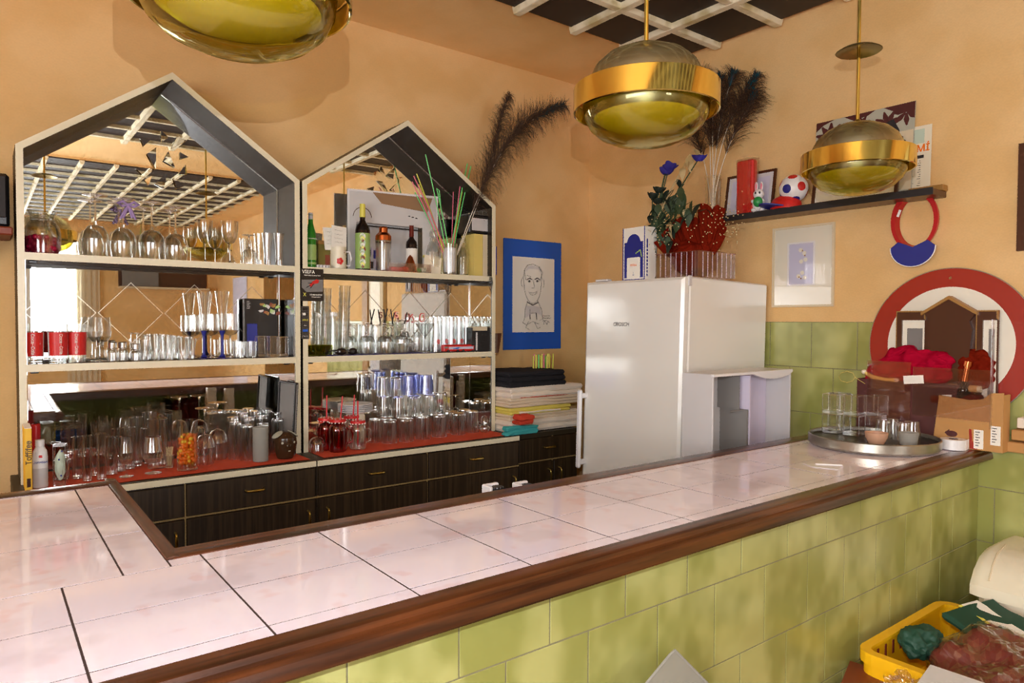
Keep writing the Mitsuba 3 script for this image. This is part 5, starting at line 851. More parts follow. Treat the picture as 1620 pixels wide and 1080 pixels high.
def leaf_mesh(L, w, bend=.25):
    u = np.linspace(0, 1, 7); c = w * np.sin(np.pi * u ** .8); v = np.vstack([np.c_[u * L, c, -bend * L * u ** 2 + .15 * c], np.c_[u * L, 0 * c, -bend * L * u ** 2], np.c_[u * L, -c, -bend * L * u ** 2 + .15 * c]]); f = []
    for i in range(6):
        for a in (0, 7): f += [[a + i, a + i + 1, a + i + 8], [a + i, a + i + 8, a + i + 7]]
    m = trimesh.Trimesh(v, f, process=False); n = m.copy(); n.vertices = n.vertices - [0, 0, .0008]; n.invert(); return cat([m, n])
k = thing('rose_foliage', 'drooping dark green rose leaves and dried sprigs of the bunch in the vase', 'leaves')
for i, q in enumerate(leafp + [[a_[0] + .02, a_[1] + .02 * ((j * 7) % 5 - 2), a_[2] - .03 + .03 * ((j * 3) % 3)] for j, a_ in enumerate(leafp) if not 12 < j < 18]):
    c = np.array(q); a = np.array([vx, vy, vt + .03]); part(k, 'leaf', ply(leaf_mesh(.06 + .018 * (i % 3), .018 + .006 * (i % 2), .5), 'dried' if i in (6, 13, 14, 16, 17, 15) else ('green_leaf' if i % 2 else 'green_dark'), True), tr(c[0], c[1], c[2], 67 * i, 0, 30 + 40 * (i % 2))); part(k, 'twig', ply(tube([a, .5 * (a + c) + [0, 0, .02], c], .0016, 5), 'dried' if 12 < i < 18 else 'green_leaf', True))
# clear plastic basket with red organza flowers
cx0, cy0 = 3.0, 2.3079; cy1 = 2.5963; cx1 = 3.3276; cz = 2.0488
k = thing('plastic_basket', 'clear ribbed plastic basket at the front corner of the refrigerator top', 'basket'); hh = cz - FZ
wl = [bx(cx0, cx0 + .002, cy0, cy1, FZ, cz), bx(cx1 - .002, cx1, cy0, cy1, FZ, cz), bx(cx0, cx1, cy0, cy0 + .002, FZ, cz), bx(cx0, cx1, cy1 - .002, cy1, FZ, cz)]
part(k, 'walls', ply(cat(wl), 'film', False)); part(k, 'rim', ply(cat([tube([(cx0, cy0, cz), (cx0, cy1, cz)], .004, 6), tube([(cx0, cy0, cz), (cx1, cy0, cz)], .004, 6), tube([(cx1, cy0, cz), (cx1, cy1, cz)], .004, 6), tube([(cx0, cy1, cz), (cx1, cy1, cz)], .004, 6)]), 'film_red', True))
rb = ply(bx(-.0012, .0012, -.0012, .0012, 0, hh), 'lilac', False)
for i in range(1, 8): part(k, 'rib', rb, tr(cx0 - .001, cy0 + (cy1 - cy0) * i / 8, FZ)); part(k, 'rib', rb, tr(cx0 + (cx1 - cx0) * i / 8, cy0 - .001, FZ))
def crumple(sub, s, amp, freq, seed, open_=None):
    m = blob(sub, s, amp, freq, seed); n = meshkit.fbm(m.vertices * 22 / max(s) * .12 + seed, 3) - .5; m.vertices += m.vertex_normals * (n[:, None] * max(s) * .5)
    return m
ox, oy = (cx0 + cx1) / 2, (cy0 + cy1) / 2
k = thing('organza_bouquet', 'dark red organza bouquet with dried gypsophila in the clear basket', 'bouquet'); part(k, 'organza_body', ply(crumple(4, ((cx1 - cx0) * .42, (cy1 - cy0) * .42, hh * .75), .5, 1.6, 4), 'organza_red', True), tr(ox, oy, FZ + hh * .85))
for i, (px, py, pz, a) in enumerate([[3.15, 2.4433, 2.1528, 0], [3.15, 2.5391, 2.1408, 35], [3.15, 2.298, 2.1456, -30], [3.15, 2.2072, 2.1433, -55], [3.15, 2.3597, 2.1858, -12], [3.15, 2.6107, 2.0969, 55], [3.15, 2.2454, 2.0802, -45], [3.15, 2.4955, 2.179, 20], [3.15, 2.3921, 2.1203, -5], [3.15, 2.2584, 2.1685, -40], [3.15, 2.5838, 2.1306, 45], [3.15, 2.3272, 2.2096, -20]]):
    m = lathe([(0, -.06), (.02, -.04), (.045, .0), (.06, .05), (.058, .052), (.043, .0), (.018, -.038)], 34, lambda g: 1 + .3 * np.sin(3 * g + i) + .2 * np.sin(8 * g + 2 * i) + .1 * np.sin(15 * g)); m.vertices[:, 2] *= 1 + .5 * np.abs(np.sin(2 * np.arctan2(m.vertices[:, 1], m.vertices[:, 0]) + i)); part(k, 'organza_fan', ply(m, 'organza_red', True), tr(px, max(py, cy0 + .03), pz, 0, -10, a * -.6).scale([1, .8, 1.15]))
gy = [ball(.0035, 1).apply_translation([g[0] * .07, g[1] * .06, g[2] * .05]) for g in rng.normal(size=(60, 3))]; GY = ply(cat(gy), 'dried', True)
for i, (px, py, pz) in enumerate([[3.1, 2.6249, 2.1665], [3.1, 2.3066, 2.2163], [3.1, 2.2343, 2.1618], [3.1, 2.5341, 2.1366]]): part(k, 'gypsophila', GY, tr(px, py, pz, 50 * i), 'dried gypsophila sprigs', 'stuff')

# ---------------------------------------------------------------- wall shelf and what stands on it
SX = XW - .155; sl = [[3.545, 2.601, 2.2943], [3.545, 1.3926, 2.2823]]; SZ = 2.3037
k = thing('wall_shelf', 'long dark brown shelf on the right wall above the picture', 'shelf'); part(k, 'board', ply(bx(SX, XW - .001, sl[1][1], sl[0][1] + .06, SZ - .03, SZ, .003), 'brown_frame', False)); part(k, 'front_edge', ply(bx(SX - .003, SX, sl[1][1], sl[0][1] + .06, SZ - .03, SZ + .004), 'ink', False)); part(k, 'wood_strip', ply(bx(XW - .06, XW - .002, sl[1][1] - .006, sl[1][1] + .15, SZ, SZ + .028, .002), 'gold_paint', False))
px_, py_ = SX + .05, 2.6569; ht = 2.569 - SZ
k = thing('feather_vase', 'tall clear glass vase of peacock feathers at the left end of the wall shelf', 'vase'); part(k, 'glass', ply(lathe(shell([(.046, 0), (.048, .012), (.044, .06), (.05, ht)], .004, .012), 32), 'glass', 40), tr(px_, py_, SZ))
for i, q in enumerate([[[3.55, 2.6239, 2.3625], [3.55, 2.6042, 2.5883], [3.55, 2.5313, 2.8192], [3.55, 2.4381, 2.964], [3.55, 2.34, 3.0832]], [[3.58, 2.6507, 2.3689], [3.58, 2.6402, 2.6177], [3.58, 2.6067, 2.8405], [3.58, 2.5556, 3.0365], [3.58, 2.5131, 3.1449]], [[3.6, 2.6702, 2.3734], [3.6, 2.683, 2.6278], [3.6, 2.6958, 2.8826], [3.6, 2.7173, 3.0817], [3.6, 2.7479, 3.2378]], [[3.53, 2.6137, 2.3592], [3.53, 2.6127, 2.625], [3.53, 2.6202, 2.835], [3.53, 2.6088, 3.0024], [3.53, 2.5657, 3.1337]], [[3.58, 2.6553, 2.3695], [3.58, 2.7007, 2.6087], [3.58, 2.7602, 2.7954], [3.58, 2.8353, 2.9494], [3.58, 2.8968, 3.0835]], [[3.57, 2.6341, 2.3658], [3.57, 2.587, 2.5881], [3.57, 2.5009, 2.7787], [3.57, 2.417, 2.9078], [3.57, 2.3681, 2.9867]]]):
    feather(q, ('peacock feather curving to the right with a bright quill', 'peacock feather second from right in the shelf vase', 'upright peacock feather behind the middle lamp', 'peacock feather in the middle of the shelf vase', 'peacock feather bending left behind the middle lamp', 'shorter peacock feather at the right of the shelf vase')[i], 430, .12, i in (0, 1, 3, 5), 10 + i, .03, (.5 if i == 0 else .36))
def leaning(name, lab, cat_, y0, y1, z0, z1, x_, lean, parts):
    k = thing(name, lab, cat_); w_, h_ = abs(y0 - y1), z1 - z0; M = T().translate([x_, (y0 + y1) / 2, z0]).rotate([0, 1, 0], lean) @ ON_X; parts(k, M, w_, h_); return k
def framed(frame_m, bw, d=.014, inner='paper', mat_m=None, mw=0):
    def f(k, M, w, h):
        o = shapely.box(-w / 2, 0, w / 2, h); i = shapely.box(-w / 2 + bw, bw, w / 2 - bw, h - bw)
        part(k, 'frame', ply(ext(o.difference(i), d), frame_m, False), M); part(k, 'backing', ply(ext(i.buffer(.001), d * .4), mat_m or inner, False), M)
        if mw: part(k, 'print', ply(ext(shapely.box(-w / 2 + bw + mw, bw + mw, w / 2 - bw - mw, h - bw - mw), d * .4 + .001), inner, False), M)
    return f
q = [[3.63, 2.6031, 2.6066], [3.63, 2.2741, 2.5647]]
leaning('framed_photo', 'dark framed photo leaning behind the red candle on the wall shelf', 'picture', q[0][1], q[1][1], SZ + .001, q[1][2], XW - .065, 9, framed('brown_frame', .014, .012, 'picture_mauve', 'paper_grey', .022))
a, b = 2.4681, 2.3578; z1 = 2.6247
k = thing('red_candle', 'large red candle block wrapped in cellophane on the wall shelf', 'candle'); part(k, 'wax', ply(bx(SX + .012, SX + .06, b, a, SZ + .001, z1 - .006, .008), 'red_bright', False)); w_ = lathe([(.05, 0), (.058, .05), (.052, .15), (.058, z1 - SZ), (.03, z1 - SZ + .01)], 14, lambda g: 1 + .1 * np.sin(4 * g)); part(k, 'cellophane', ply(w_, 'film', False), tr(SX + .042, (a + b) / 2, SZ + .001).scale([.8, 1.15, 1]))
ry, rz_ = 2.3227, 2.4774; rh = rz_ - SZ
k = thing('rabbit_figure', 'small white rabbit figure holding a green egg on the wall shelf', 'figurine'); M = T().translate([SX + .022, ry, SZ + .001]).rotate([0, 0, 1], -90 + 20).scale(rh / .2)
body = trimesh.util.concatenate([blob(3, (.04, .035, .05), 0, 1).apply_translation([0, 0, .052]), blob(3, (.034, .032, .034), 0, 1).apply_translation([0, -.006, .118])]); part(k, 'body', ply(body, 'white_plastic', True), M)
for s in (-1, 1):
    part(k, 'ear', ply(blob(2, (.011, .008, .032), 0, 1).apply_translation([s * .016, 0, .17]), 'white_plastic', True), M); part(k, 'inner_ear', ply(blob(2, (.006, .004, .022), 0, 1).apply_translation([s * .016, -.006, .17]), 'straw_pink', True), M); part(k, 'eye', ply(blob(1, (.006, .004, .008), 0, 1).apply_translation([s * .013, -.036, .124]), 'ink', True), M); part(k, 'paw', ply(blob(2, (.014, .022, .013), 0, 1).apply_translation([s * .03, -.026, .07]), 'white_plastic', True), M); part(k, 'foot', ply(blob(2, (.018, .03, .014), 0, 1).apply_translation([s * .026, -.02, .014]), 'white_plastic', True), M)
part(k, 'green_egg', ply(blob(3, (.03, .026, .034), 0, 1).apply_translation([.006, -.05, .062]), 'green_plastic', True), M, 'green egg')
# football on a red cap
by, bz = [2.1329, 2.4173]; br = 0.0764
k = thing('football', 'white football with blue and red patches resting on the red cap', 'ball'); m = ball(1, 5); gold = (1 + 5 ** .5) / 2
ico = np.array([[0, s, t * gold] for s in (-1, 1) for t in (-1, 1)] + [[s, t * gold, 0] for s in (-1, 1) for t in (-1, 1)] + [[t * gold, 0, s] for s in (-1, 1) for t in (-1, 1)]); ico /= np.linalg.norm(ico[0]); RR = trimesh.geometry.align_vectors(ico[0], [-.95, -.02, -.12])[:3, :3]; ico = ico @ RR.T
d = m.triangles_center / np.linalg.norm(m.triangles_center, axis=1, keepdims=True); dots = d @ ico.T; near = dots.argmax(1); pent = dots.max(1) > .948; BM = tr(XW - .09, by, bz, 0, 0, 0, br)
part(k, 'white_panels', ply(trimesh.Trimesh(m.vertices, m.faces[~pent], process=False), 'white_plastic', True), BM)
for i in range(12):
    s_ = pent & (near == i)
    if s_.any(): part(k, 'patch', ply(trimesh.Trimesh(m.vertices * 1.004, m.faces[s_], process=False), 'red_bright' if ico[i][2] > .3 or ico[i][1] < -.75 else 'blue_deep', True), BM)
k = thing('baseball_cap', 'red cap with a blue brim lying on the wall shelf under the football', 'cap'); cy_ = 2.1496; M = T().translate([SX + .066, cy_ + .03, SZ + .002]).rotate([0, 0, 1], 60).scale([1.05, 1.2, 1.7])
cr = lathe([(.085, 0), (.084, .03), (.07, .058), (.04, .072), (0, .076)], 32); cr.vertices *= [1.1, .78, .62]; part(k, 'crown', ply(cr, 'red_bright', True), M); bm = ext(Polygon([(.066 * math.cos(a) * 1.05, -.02 + .1 * math.sin(a)) for a in np.linspace(0, math.pi, 20)]), .004); part(k, 'brim', ply(bm, 'blue_deep', False), M.translate([0, .05, .006]).rotate([1, 0, 0], 6), 'blue brim')
# framed certificate, ornate calendar and leaflet
q = [[3.62, 2.0316, 2.322], [3.62, 1.5833, 2.3094], [3.62, 2.015, 2.6343]]
leaning('framed_certificate', 'brown framed white certificate behind the right lamp on the wall shelf', 'picture', q[0][1], q[1][1], SZ + .001, q[2][2] - .03, XW - .075, 9, framed('brown_frame', .016, .014, 'white_sign'))
q = [[3.675, 2.0477, 2.7775], [3.675, 1.5352, 2.7644]]; zt_ = 2.7775
def calendar(k, M, w, h):
    part(k, 'sheet', ply(ext(shapely.box(-w / 2, 0, w / 2, h), .004), 'ceramic_grey', False), M); part(k, 'photo', ply(ext(shapely.box(-w / 2 + .03, .03, w / 2 - .004, h - .14), .0046), 'book_beige', False), M)
    def fl(cx, cy, s, n, a0): return [Polygon([(cx + s * .2 * math.cos(t), cy + s * .2 * math.sin(t)), (cx + s * .8 * math.cos(t + .25), cy + s * .8 * math.sin(t + .25)), (cx + s * 1.3 * math.cos(t + .05), cy + s * 1.3 * math.sin(t + .05)), (cx + s * .75 * math.cos(t - .2), cy + s * .75 * math.sin(t - .2))]).buffer(s * .09) for t in np.linspace(a0, a0 + math.pi * 1.4, n)]
    sh = fl(-w * .34, h - .10, .062, 8, -.4) + fl(-w * .02, h - .06, .035, 7, .2) + fl(w * .24, h - .09, .05, 7, .3) + fl(w * .42, h - .045, .05, 6, 1.2) + [shapely.Point(-w * .02, h - .06).buffer(.022).difference(shapely.Point(-w * .02, h - .06).buffer(.010)), Polygon([(-w * .5, h), (-w * .5, h - .05), (-w * .42, h - .02), (-w * .3, h)]), Polygon([(w * .5, h), (w * .2, h), (w * .3, h - .03), (w * .5, h - .06)]), Polygon([(-w * .2, h), (-w * .1, h - .03), (w * .05, h - .02), (w * .12, h)])]
    g = shapely.union_all(sh).intersection(shapely.box(-w / 2 + .001, .1, w / 2 - .001, h - .001)); part(k, 'floral_print', ply(cat([ext(p_, .0058) for p_ in getattr(g, 'geoms', [g])]), 'carton_dark', False), M)
    part(k, 'boot_print', ply(cat([ext(Polygon([(w * a + x_, h * b + y_) for x_, y_ in pts]).buffer(.004), .0062) for a, b, pts in ((.03, .58, ((0, 0), (.16, .05), (.16, .075), (.06, .06), (-.02, .03))), (.18, .5, ((0, 0), (.08, .02), (.09, .1), (.06, .16), (.03, .15), (.02, .06), (-.06, .05))), (.3, .4, ((0, 0), (.05, .02), (.06, .09), (.02, .11), (-.02, .06))))]), 'ink', False), M)
    part(k, 'white_patch', ply(ext(shapely.box(w * .2, h * .36, w * .32, h * .47), .0066), 'white_plastic', False), M)
leaning('wall_calendar', 'calendar sheet with dark red flourishes leaning behind the right lamp', 'calendar', q[0][1], q[1][1], SZ + .001, (q[0][2] + q[1][2]) / 2, XW - .04, 4, calendar)
q = [[3.685, 1.6237, 2.6461], [3.685, 1.4594, 2.6411]]
def leaflet(k, M, w, h):
    part(k, 'sheet', ply(ext(shapely.box(-w / 2, 0, w / 2, h), .002), 'cream_plastic', False), M); part(k, 'green_wash', ply(ext(shapely.box(-w * .45, h * .72, w * .3, h * .95), .0023), 'pale_green', False), M); part(k, 'heading', ply(text('ZEMÍ', .034, .0006, True), 'orange_gel', False), M.translate([w * .1, h * .66, .002]))
    part(k, 'dark_bar', ply(ext(shapely.box(-w * .3, h * .48, w * .3, h * .53), .0027), 'ink', False), M); part(k, 'printed_lines', ply(strokes([[(w * .18 - .004 * (j % 3), h * .44 - .011 * j), (w * .22, h * .44 - .011 * j)] for j in range(14)] + [[(-w * .3, h * .4 - .012 * j), (-w * .1 + .01 * (j % 3), h * .4 - .012 * j)] for j in range(13)], .0025, .0026), 'ink', False), M)
leaning('leaflet', 'cream leaflet with orange heading at the right end of the wall shelf', 'leaflet', q[0][1], q[1][1], SZ + .03, q[1][2], XW - .018, 2, leaflet)
# visor hanging under the shelf end
vy, vz = [1.5177, 2.1396]; vw = 0.1094; vh = 0.1839
k = thing('sun_visor', 'red sun visor with a blue peak hanging from the wall shelf end', 'cap')
pts = np.array([(vw * math.sin(t), vh * .8 * math.cos(t) + vh * .2) for t in np.linspace(0, 2 * math.pi, 49)]); band = []
for s, wd in ((0, .03),):
    v = np.vstack([np.c_[np.full(49, XW - .05), vy - pts[:, 0], vz + pts[:, 1]], np.c_[np.full(49, XW - .012), vy - pts[:, 0] * .92, vz + .005 + pts[:, 1] * .94]]); i = np.arange(48); f = np.vstack([np.c_[i, i + 1, i + 50], np.c_[i, i + 50, i + 49]]); bm = trimesh.Trimesh(v, f, process=False); v2 = v.copy(); v2[:, 1] = vy + (v[:, 1] - vy) * .82; v2[:, 2] = vz + (v[:, 2] - vz) * .86; b2 = trimesh.Trimesh(v2, f[:, ::-1], process=False)
    cap1 = np.vstack([v[:49], v2[:49]]); b3 = trimesh.Trimesh(cap1, np.vstack([np.c_[i, i + 49, i + 50], np.c_[i, i + 50, i + 1]]), process=False)
part(k, 'head_band', ply(cat([bm, b2, b3]), 'red_rib', 40))
pk = Polygon([(vw * .95 * math.sin(t), -vh * .52 + vh * .52 * math.cos(t)) for t in np.linspace(math.pi * .5, math.pi * 1.5, 22)] + [(-vw * .62, -vh * .36), (0, -vh * .52), (vw * .62, -vh * .36)]); part(k, 'peak', ply(ext(pk, .006), 'blue_deep', False), T().translate([XW - .055, vy, vz]) @ ON_X, 'blue peak'); part(k, 'peak_piping', ply(strokes([list(pk.exterior.coords)[:22]], .0035, .007), 'white_plastic', False), T().translate([XW - .0555, vy, vz]) @ ON_X); part(k, 'size_tag', ply(bx(-.001, .001, -.006, .006, -.018, .018), 'white_plastic', False), tr(XW - .056, vy + vw * .62, vz + vh * .42, 0, 20))
# pale framed picture under the shelf, edge of a frame at the picture's right border
q = [[3.69, 2.3061, 2.2187], [3.69, 1.9355, 2.2109], [3.69, 2.291, 1.7606]]
def pale(k, M, w, h):
    framed('book_beige', .012, .014, 'white_sign')(k, M, w, h); part(k, 'mount_window', ply(ext(shapely.box(-w * .25, h * .26, w * .2, h * .8), .0062), 'white_plastic', False), M); part(k, 'print', ply(ext(shapely.box(-w * .22, h * .28, w * .17, h * .78), .0066), 'picture_mauve', False), M)
    part(k, 'pale_flower', ply(cat([ext(shapely.Point(w * a, h * b).buffer(.012, quad_segs=3), .0072) for a, b in ((-.03, .7), (.03, .66), (.05, .58), (-.02, .56), (-.06, .38), (0, .42), (.04, .36))]), 'white_sign', False), M); part(k, 'gold_flower', ply(cat([ext(shapely.Point(w * a, h * b).buffer(.004, quad_segs=2), .0078) for a, b in ((0, .69), (.04, .63), (-.05, .37), (-.02, .35))]), 'gold_paint', False), M); part(k, 'glazing', ply(ext(shapely.box(-w / 2 + .012, .012, w / 2 - .012, h - .012), .0015), 'glazing', False), M.translate([0, 0, .0095]))
leaning('framed_picture', 'pale framed picture of a white flower on the wall above the green tiles', 'picture', q[0][1], q[1][1], q[2][2], q[0][2], XW - .002, 0, pale)
q = [[3.69, 1.0983, 2.4692], [3.69, 1.0888, 1.9939]]
leaning('framed_picture', 'dark wooden picture frame cut off by the right border of the photo', 'picture', q[0][1], q[0][1] - .12, q[1][2], q[0][2], XW - .002, 0, framed('brown_frame', .03, .02, 'paper_grey'))

# ---------------------------------------------------------------- right end of the bar
ZT = 1.1035
rc = [1.7266, 1.9342, 1.8462]
R0 = .365; sy_, sz_ = rc[0] - R0, rc[1] - R0
k = thing('road_sign', 'round white road sign with a red border leaning on the tiled wall', 'road sign'); M = T().translate([XW - .032, sy_, sz_]).rotate([0, 1, 0], 3) @ ON_X
c = lambda r: shapely.Point(0, 0).buffer(r, quad_segs=24)
part(k, 'plate', ply(ext(c(R0), .003), 'white_sign', False), M); part(k, 'red_ring', ply(ext(c(R0 - .002).difference(c(R0 * .755)), .0042), 'red_sign', False), M); part(k, 'rolled_edge', ply(ext(c(R0 + .002).difference(c(R0 - .002)), .008), 'tray_steel', False), M.translate([0, 0, -.004])); part(k, 'bolt', ply(lathe([(0, 0), (.007, 0), (.006, .003), (0, .004)], 12), 'chrome', 40), M.translate([.0, R0 * .87, .004]))
# brown double frame with a pediment, standing against the sign
q = [[3.63, 1.5772, 1.7303], [3.63, 1.142, 1.7201], [3.63, 1.3319, 1.7871], [3.63, 1.4431, 1.7136], [3.63, 1.2288, 1.7093]]
k = thing('pediment_frame', 'dark wooden double picture frame with a pointed top before the road sign', 'picture frame'); xf = XW - .062; M = T().translate([xf, 0, 0]) @ ON_X; y0, y1 = q[0][1], q[1][1]; zt_ = q[0][2]; zb = 1.30
Yp = lambda y: -y
part(k, 'board', ply(ext(shapely.box(Yp(y0), zb, Yp(y1), zt_), .012), 'brown_frame', False), M)
for a, b in ((y0, q[3][1]), (q[4][1], y1)):
    o = shapely.box(Yp(a), zb, Yp(b), zt_); i_ = shapely.box(Yp(a) + .028, zb + .02, Yp(b) - .006, zt_ - .045); part(k, 'moulding', ply(ext(o.difference(i_.buffer(.006)), .022), 'gold_paint', False), M); part(k, 'inner_frame', ply(ext(o.buffer(-.006).difference(i_), .026), 'brown_frame', False), M); part(k, 'photo_mount', ply(ext(i_, .014), 'white_sign', False), M); j_ = shapely.box(i_.bounds[0] + .022, i_.bounds[1], i_.bounds[2] - .008, i_.bounds[3] - .04); part(k, 'photo', ply(ext(j_, .0155), 'ink_grey', False), M)
pm = (q[3][1] + q[4][1]) / 2; pw = (q[3][1] - q[4][1]) / 2
pl = Polygon([(Yp(pm) - pw, zt_ - .015), (Yp(pm), q[2][2]), (Yp(pm) + pw, zt_ - .015), (Yp(pm) + pw * .78, zt_ - .05), (Yp(pm) + pw * .9, zt_ - .09), (Yp(pm) + pw * .62, zb + .01), (Yp(pm) - pw * .62, zb + .01), (Yp(pm) - pw * .9, zt_ - .09), (Yp(pm) - pw * .78, zt_ - .05)])
part(k, 'centre_plaque', ply(ext(pl, .034), 'brown_frame', False), M); part(k, 'pediment', ply(ext(Polygon([(Yp(pm) - pw - .012, zt_ - .022), (Yp(pm), q[2][2] - .004), (Yp(pm) + pw + .012, zt_ - .022), (Yp(pm) + pw + .012, zt_ - .008), (Yp(pm), q[2][2] + .012), (Yp(pm) - pw - .012, zt_ - .008)]), .046), 'gold_paint', False), M)
# dark brown carton, kraft carton, cloth, rolls, bottle, acrylic panels
d0 = [[3.555, 1.5445, 1.3953], [3.555, 1.2369, 1.3586], [3.555, 1.4776, 1.2319]]
ya, yb = 1.7355, 1.2622; zc = 1.3885
k = thing('dark_carton', 'dark maroon open carton behind the round tray', 'carton'); part(k, 'carton', ply(cat([bx(3.555, 3.561, yb, ya, ZT, zc), bx(3.625, 3.631, yb, ya, ZT, zc), bx(3.555, 3.631, yb, yb + .006, ZT, zc), bx(3.555, 3.631, ya - .006, ya, ZT, zc), bx(3.555, 3.631, yb, ya, ZT, ZT + .006)]), 'carton_dark', False))
k2 = part(k, 'price_label', ply(ext(shapely.box(-.02, -.026, .02, .026), .0008), 'paper', False), T().translate([3.5545, yb + .055, zc - .075]).rotate([1, 0, 0], -6) @ ON_X); part(k2, 'print_lines', ply(cat([ext(shapely.box(-.014 + .003 * i, -.022, -.0125 + .003 * i, -.010), .0012) for i in range(7)] + [ext(shapely.box(-.014, .002 + .007 * i, .008, .005 + .007 * i), .0012) for i in range(3)]), 'ink', False), T().translate([3.5545, yb + .055, zc - .075]).rotate([1, 0, 0], -6) @ ON_X)
k = thing('pink_organza', 'bundle of bright pinkish red organza lying on the dark carton', 'cloth'); oy = 1.5078; oz = 1.4524; ow = 0.2181
m = crumple(5, (.034, ow * .95, .085), .5, 2.2, 7); m.vertices[:, 2] -= .35 * np.abs(m.vertices[:, 1]) * (m.vertices[:, 1] > 0) * .4; w_ = np.sin(m.vertices[:, 1] * 60 + m.vertices[:, 2] * 50); m.vertices[:, 0] -= .006 * w_; part(k, 'cloth', ply(m, 'organza_pink', True), tr(3.602, oy, oz))
k = thing('maroon_organza', 'dark maroon organza behind the copper topped bottle', 'cloth'); m = crumple(4, (.018, .09, .095), .6, 2, 3); part(k, 'cloth', ply(m, 'organza_red', True), tr(3.616, 1.2375, 1.4658 - .01))
ky0, ky1, kz = [1.2844, 1.0293, 1.3561]
kx0 = 3.545; k = thing('kraft_carton', 'light brown carton with two price labels at the end of the bar', 'carton'); ky0 = 1.3513; ky1 = 1.0896
kz = 1.3366 + 0.0
cf = Polygon([(Yp(ky0) - .02, ZT), (Yp(ky0) + .005, kz), (Yp(ky0) + .13, kz - .012), (Yp(ky1) - .08, kz - .004), (Yp(ky1) - .05, kz + .025), (Yp(ky1), kz + .03), (Yp(ky1), ZT)])
KM = T().translate([kx0, 0, 0]) @ ON_X; part(k, 'front', ply(ext(cf, .005), 'carton', False), KM); part(k, 'body', ply(cat([bx(kx0, kx0 + .075, ky1, ky1 + .005, ZT, kz + .02), bx(kx0, kx0 + .035, ky0 - .006, ky0, ZT, kz - .02), bx(kx0, kx0 + .035, ky1, ky0, ZT, ZT + .005)]), 'carton', False))
part(k, 'leaf_print', ply(cat([ext(Polygon(E1(Yp(ky0) + .06, ZT + .06, .024, .014)), .0058), ext(Polygon([(Yp(ky0) + .03, ZT + .062), (Yp(ky0) + .05, ZT + .08), (Yp(ky0) + .05, ZT + .05)]), .0058)]), 'carton_dark', False), KM); part(k, 'red_flame_print', ply(ext(Polygon([(Yp(ky0) + .135, ZT + .002), (Yp(ky0) + .13, ZT + .09), (Yp(ky0) + .14, ZT + .09), (Yp(ky0) + .145, ZT + .04), (Yp(ky0) + .165, ZT + .002)]), .0057), 'red_sign', False), KM)
for a, b in ((.17, .006), (.235, .03)):
    l = part(k, 'price_label', ply(ext(shapely.box(Yp(ky0) + a - .02, ZT + b, Yp(ky0) + a + .018, ZT + b + .085), .006), 'paper', False), KM); part(l, 'print_lines', ply(cat([ext(shapely.box(Yp(ky0) + a - .014, ZT + b + .012 + .012 * i, Yp(ky0) + a - .002 + .006 * (i % 2), ZT + b + .017 + .012 * i), .0064) for i in range(6)]), 'ink_grey', False), KM)
for i, (u, v, w_, m) in enumerate([[1.2035, 1.3734, 0.026, 'carton'], [1.1874, 1.3151, 0.03, 'wine_red']]):
    k = thing('ribbon_roll', ('cardboard ribbon roll lying above the maroon roll', 'maroon ribbon roll lying in the kraft carton')[i], 'roll'); L_ = .20 if i else .12; M = T().translate([kx0 + .038, u, v]).rotate([1, 0, 0], -90)
    part(k, 'ribbon', ply(lathe([(.011, 0), (w_ * (1.1 if i else .62), 0), (w_ * (1.1 if i else .62), L_), (.011, L_), (.011, 0)], 28), m, 40), M); part(k, 'tube_end', ply(lathe([(.009, -.012), (.015, -.012), (.015, .004), (.009, .004), (.009, -.012)], 24), 'book_beige', 40), M)
by_, bz_ = [1.2447, 1.489]
k, M = bottle('dark bottle with a long copper foil neck leaning in the kraft carton', 0, 0, 0, .34, .034, 'wine_dark', BORD, [('capsule', .66, 1.0, .50, .40, 'copper'), ('foil_collar', .93, 1.0, .62, .60, 'copper')], 'wine_bottle')
for q_ in [q for q in scene if q.startswith(k + '__')]: scene[q_]['to_world'] = T().translate([3.582, by_, bz_ + .004]).rotate([1, 0, 0], 8).translate([0, 0, -.335]).scale([.03, .03, .34])
FIXED.pop()
k = thing('acrylic_stand', 'clear acrylic panels standing before the pink organza', 'acrylic panel'); ay0, ay1, az = [1.6766, 1.471, 1.4836]
part(k, 'panel', ply(bx(3.536, 3.539, ay1, ay0, ZT, az), 'film_red', False)); part(k, 'panel', ply(bx(3.534, 3.537, 1.1367, ay1 - .01, ZT + .13, az - .02), 'film', False)); part(k, 'edge_post', ply(bx(3.531, 3.541, 1.1319, 1.1391, ZT + .1, 1.6885), 'acrylic', False))
wl = [[3.545, 1.4566, 1.4018], [3.545, 1.5057, 1.426], [3.545, 1.4142, 1.3806]]
solo('name_card', 'blank white card on the acrylic panel before the pink organza', 'card', ply(ext(shapely.box(-.045, -.02, .045, .02), .001), 'paper', False), T().translate([3.5325, wl[0][1], wl[0][2]]).rotate([1, 0, 0], -6) @ ON_X)
k = thing('bone_stick', 'knobbed yellowish stick lying across the dark carton', 'stick'); bs = [[3.55, 1.6986, 1.4236], [3.55, 1.6574, 1.4006], [3.55, 1.596, 1.3921], [3.55, 1.5423, 1.3926]]; part(k, 'shaft', ply(tube(bs, [.008, .011, .009, .010], 10), 'book_yellow', True)); part(k, 'knob', ply(blob(2, (.011, .013, .012), .1, 2), 'cream_plastic', True), tr(*bs[0])); part(k, 'knob', ply(blob(2, (.011, .013, .011), .1, 2, 2), 'cream_plastic', True), tr(*bs[3]))
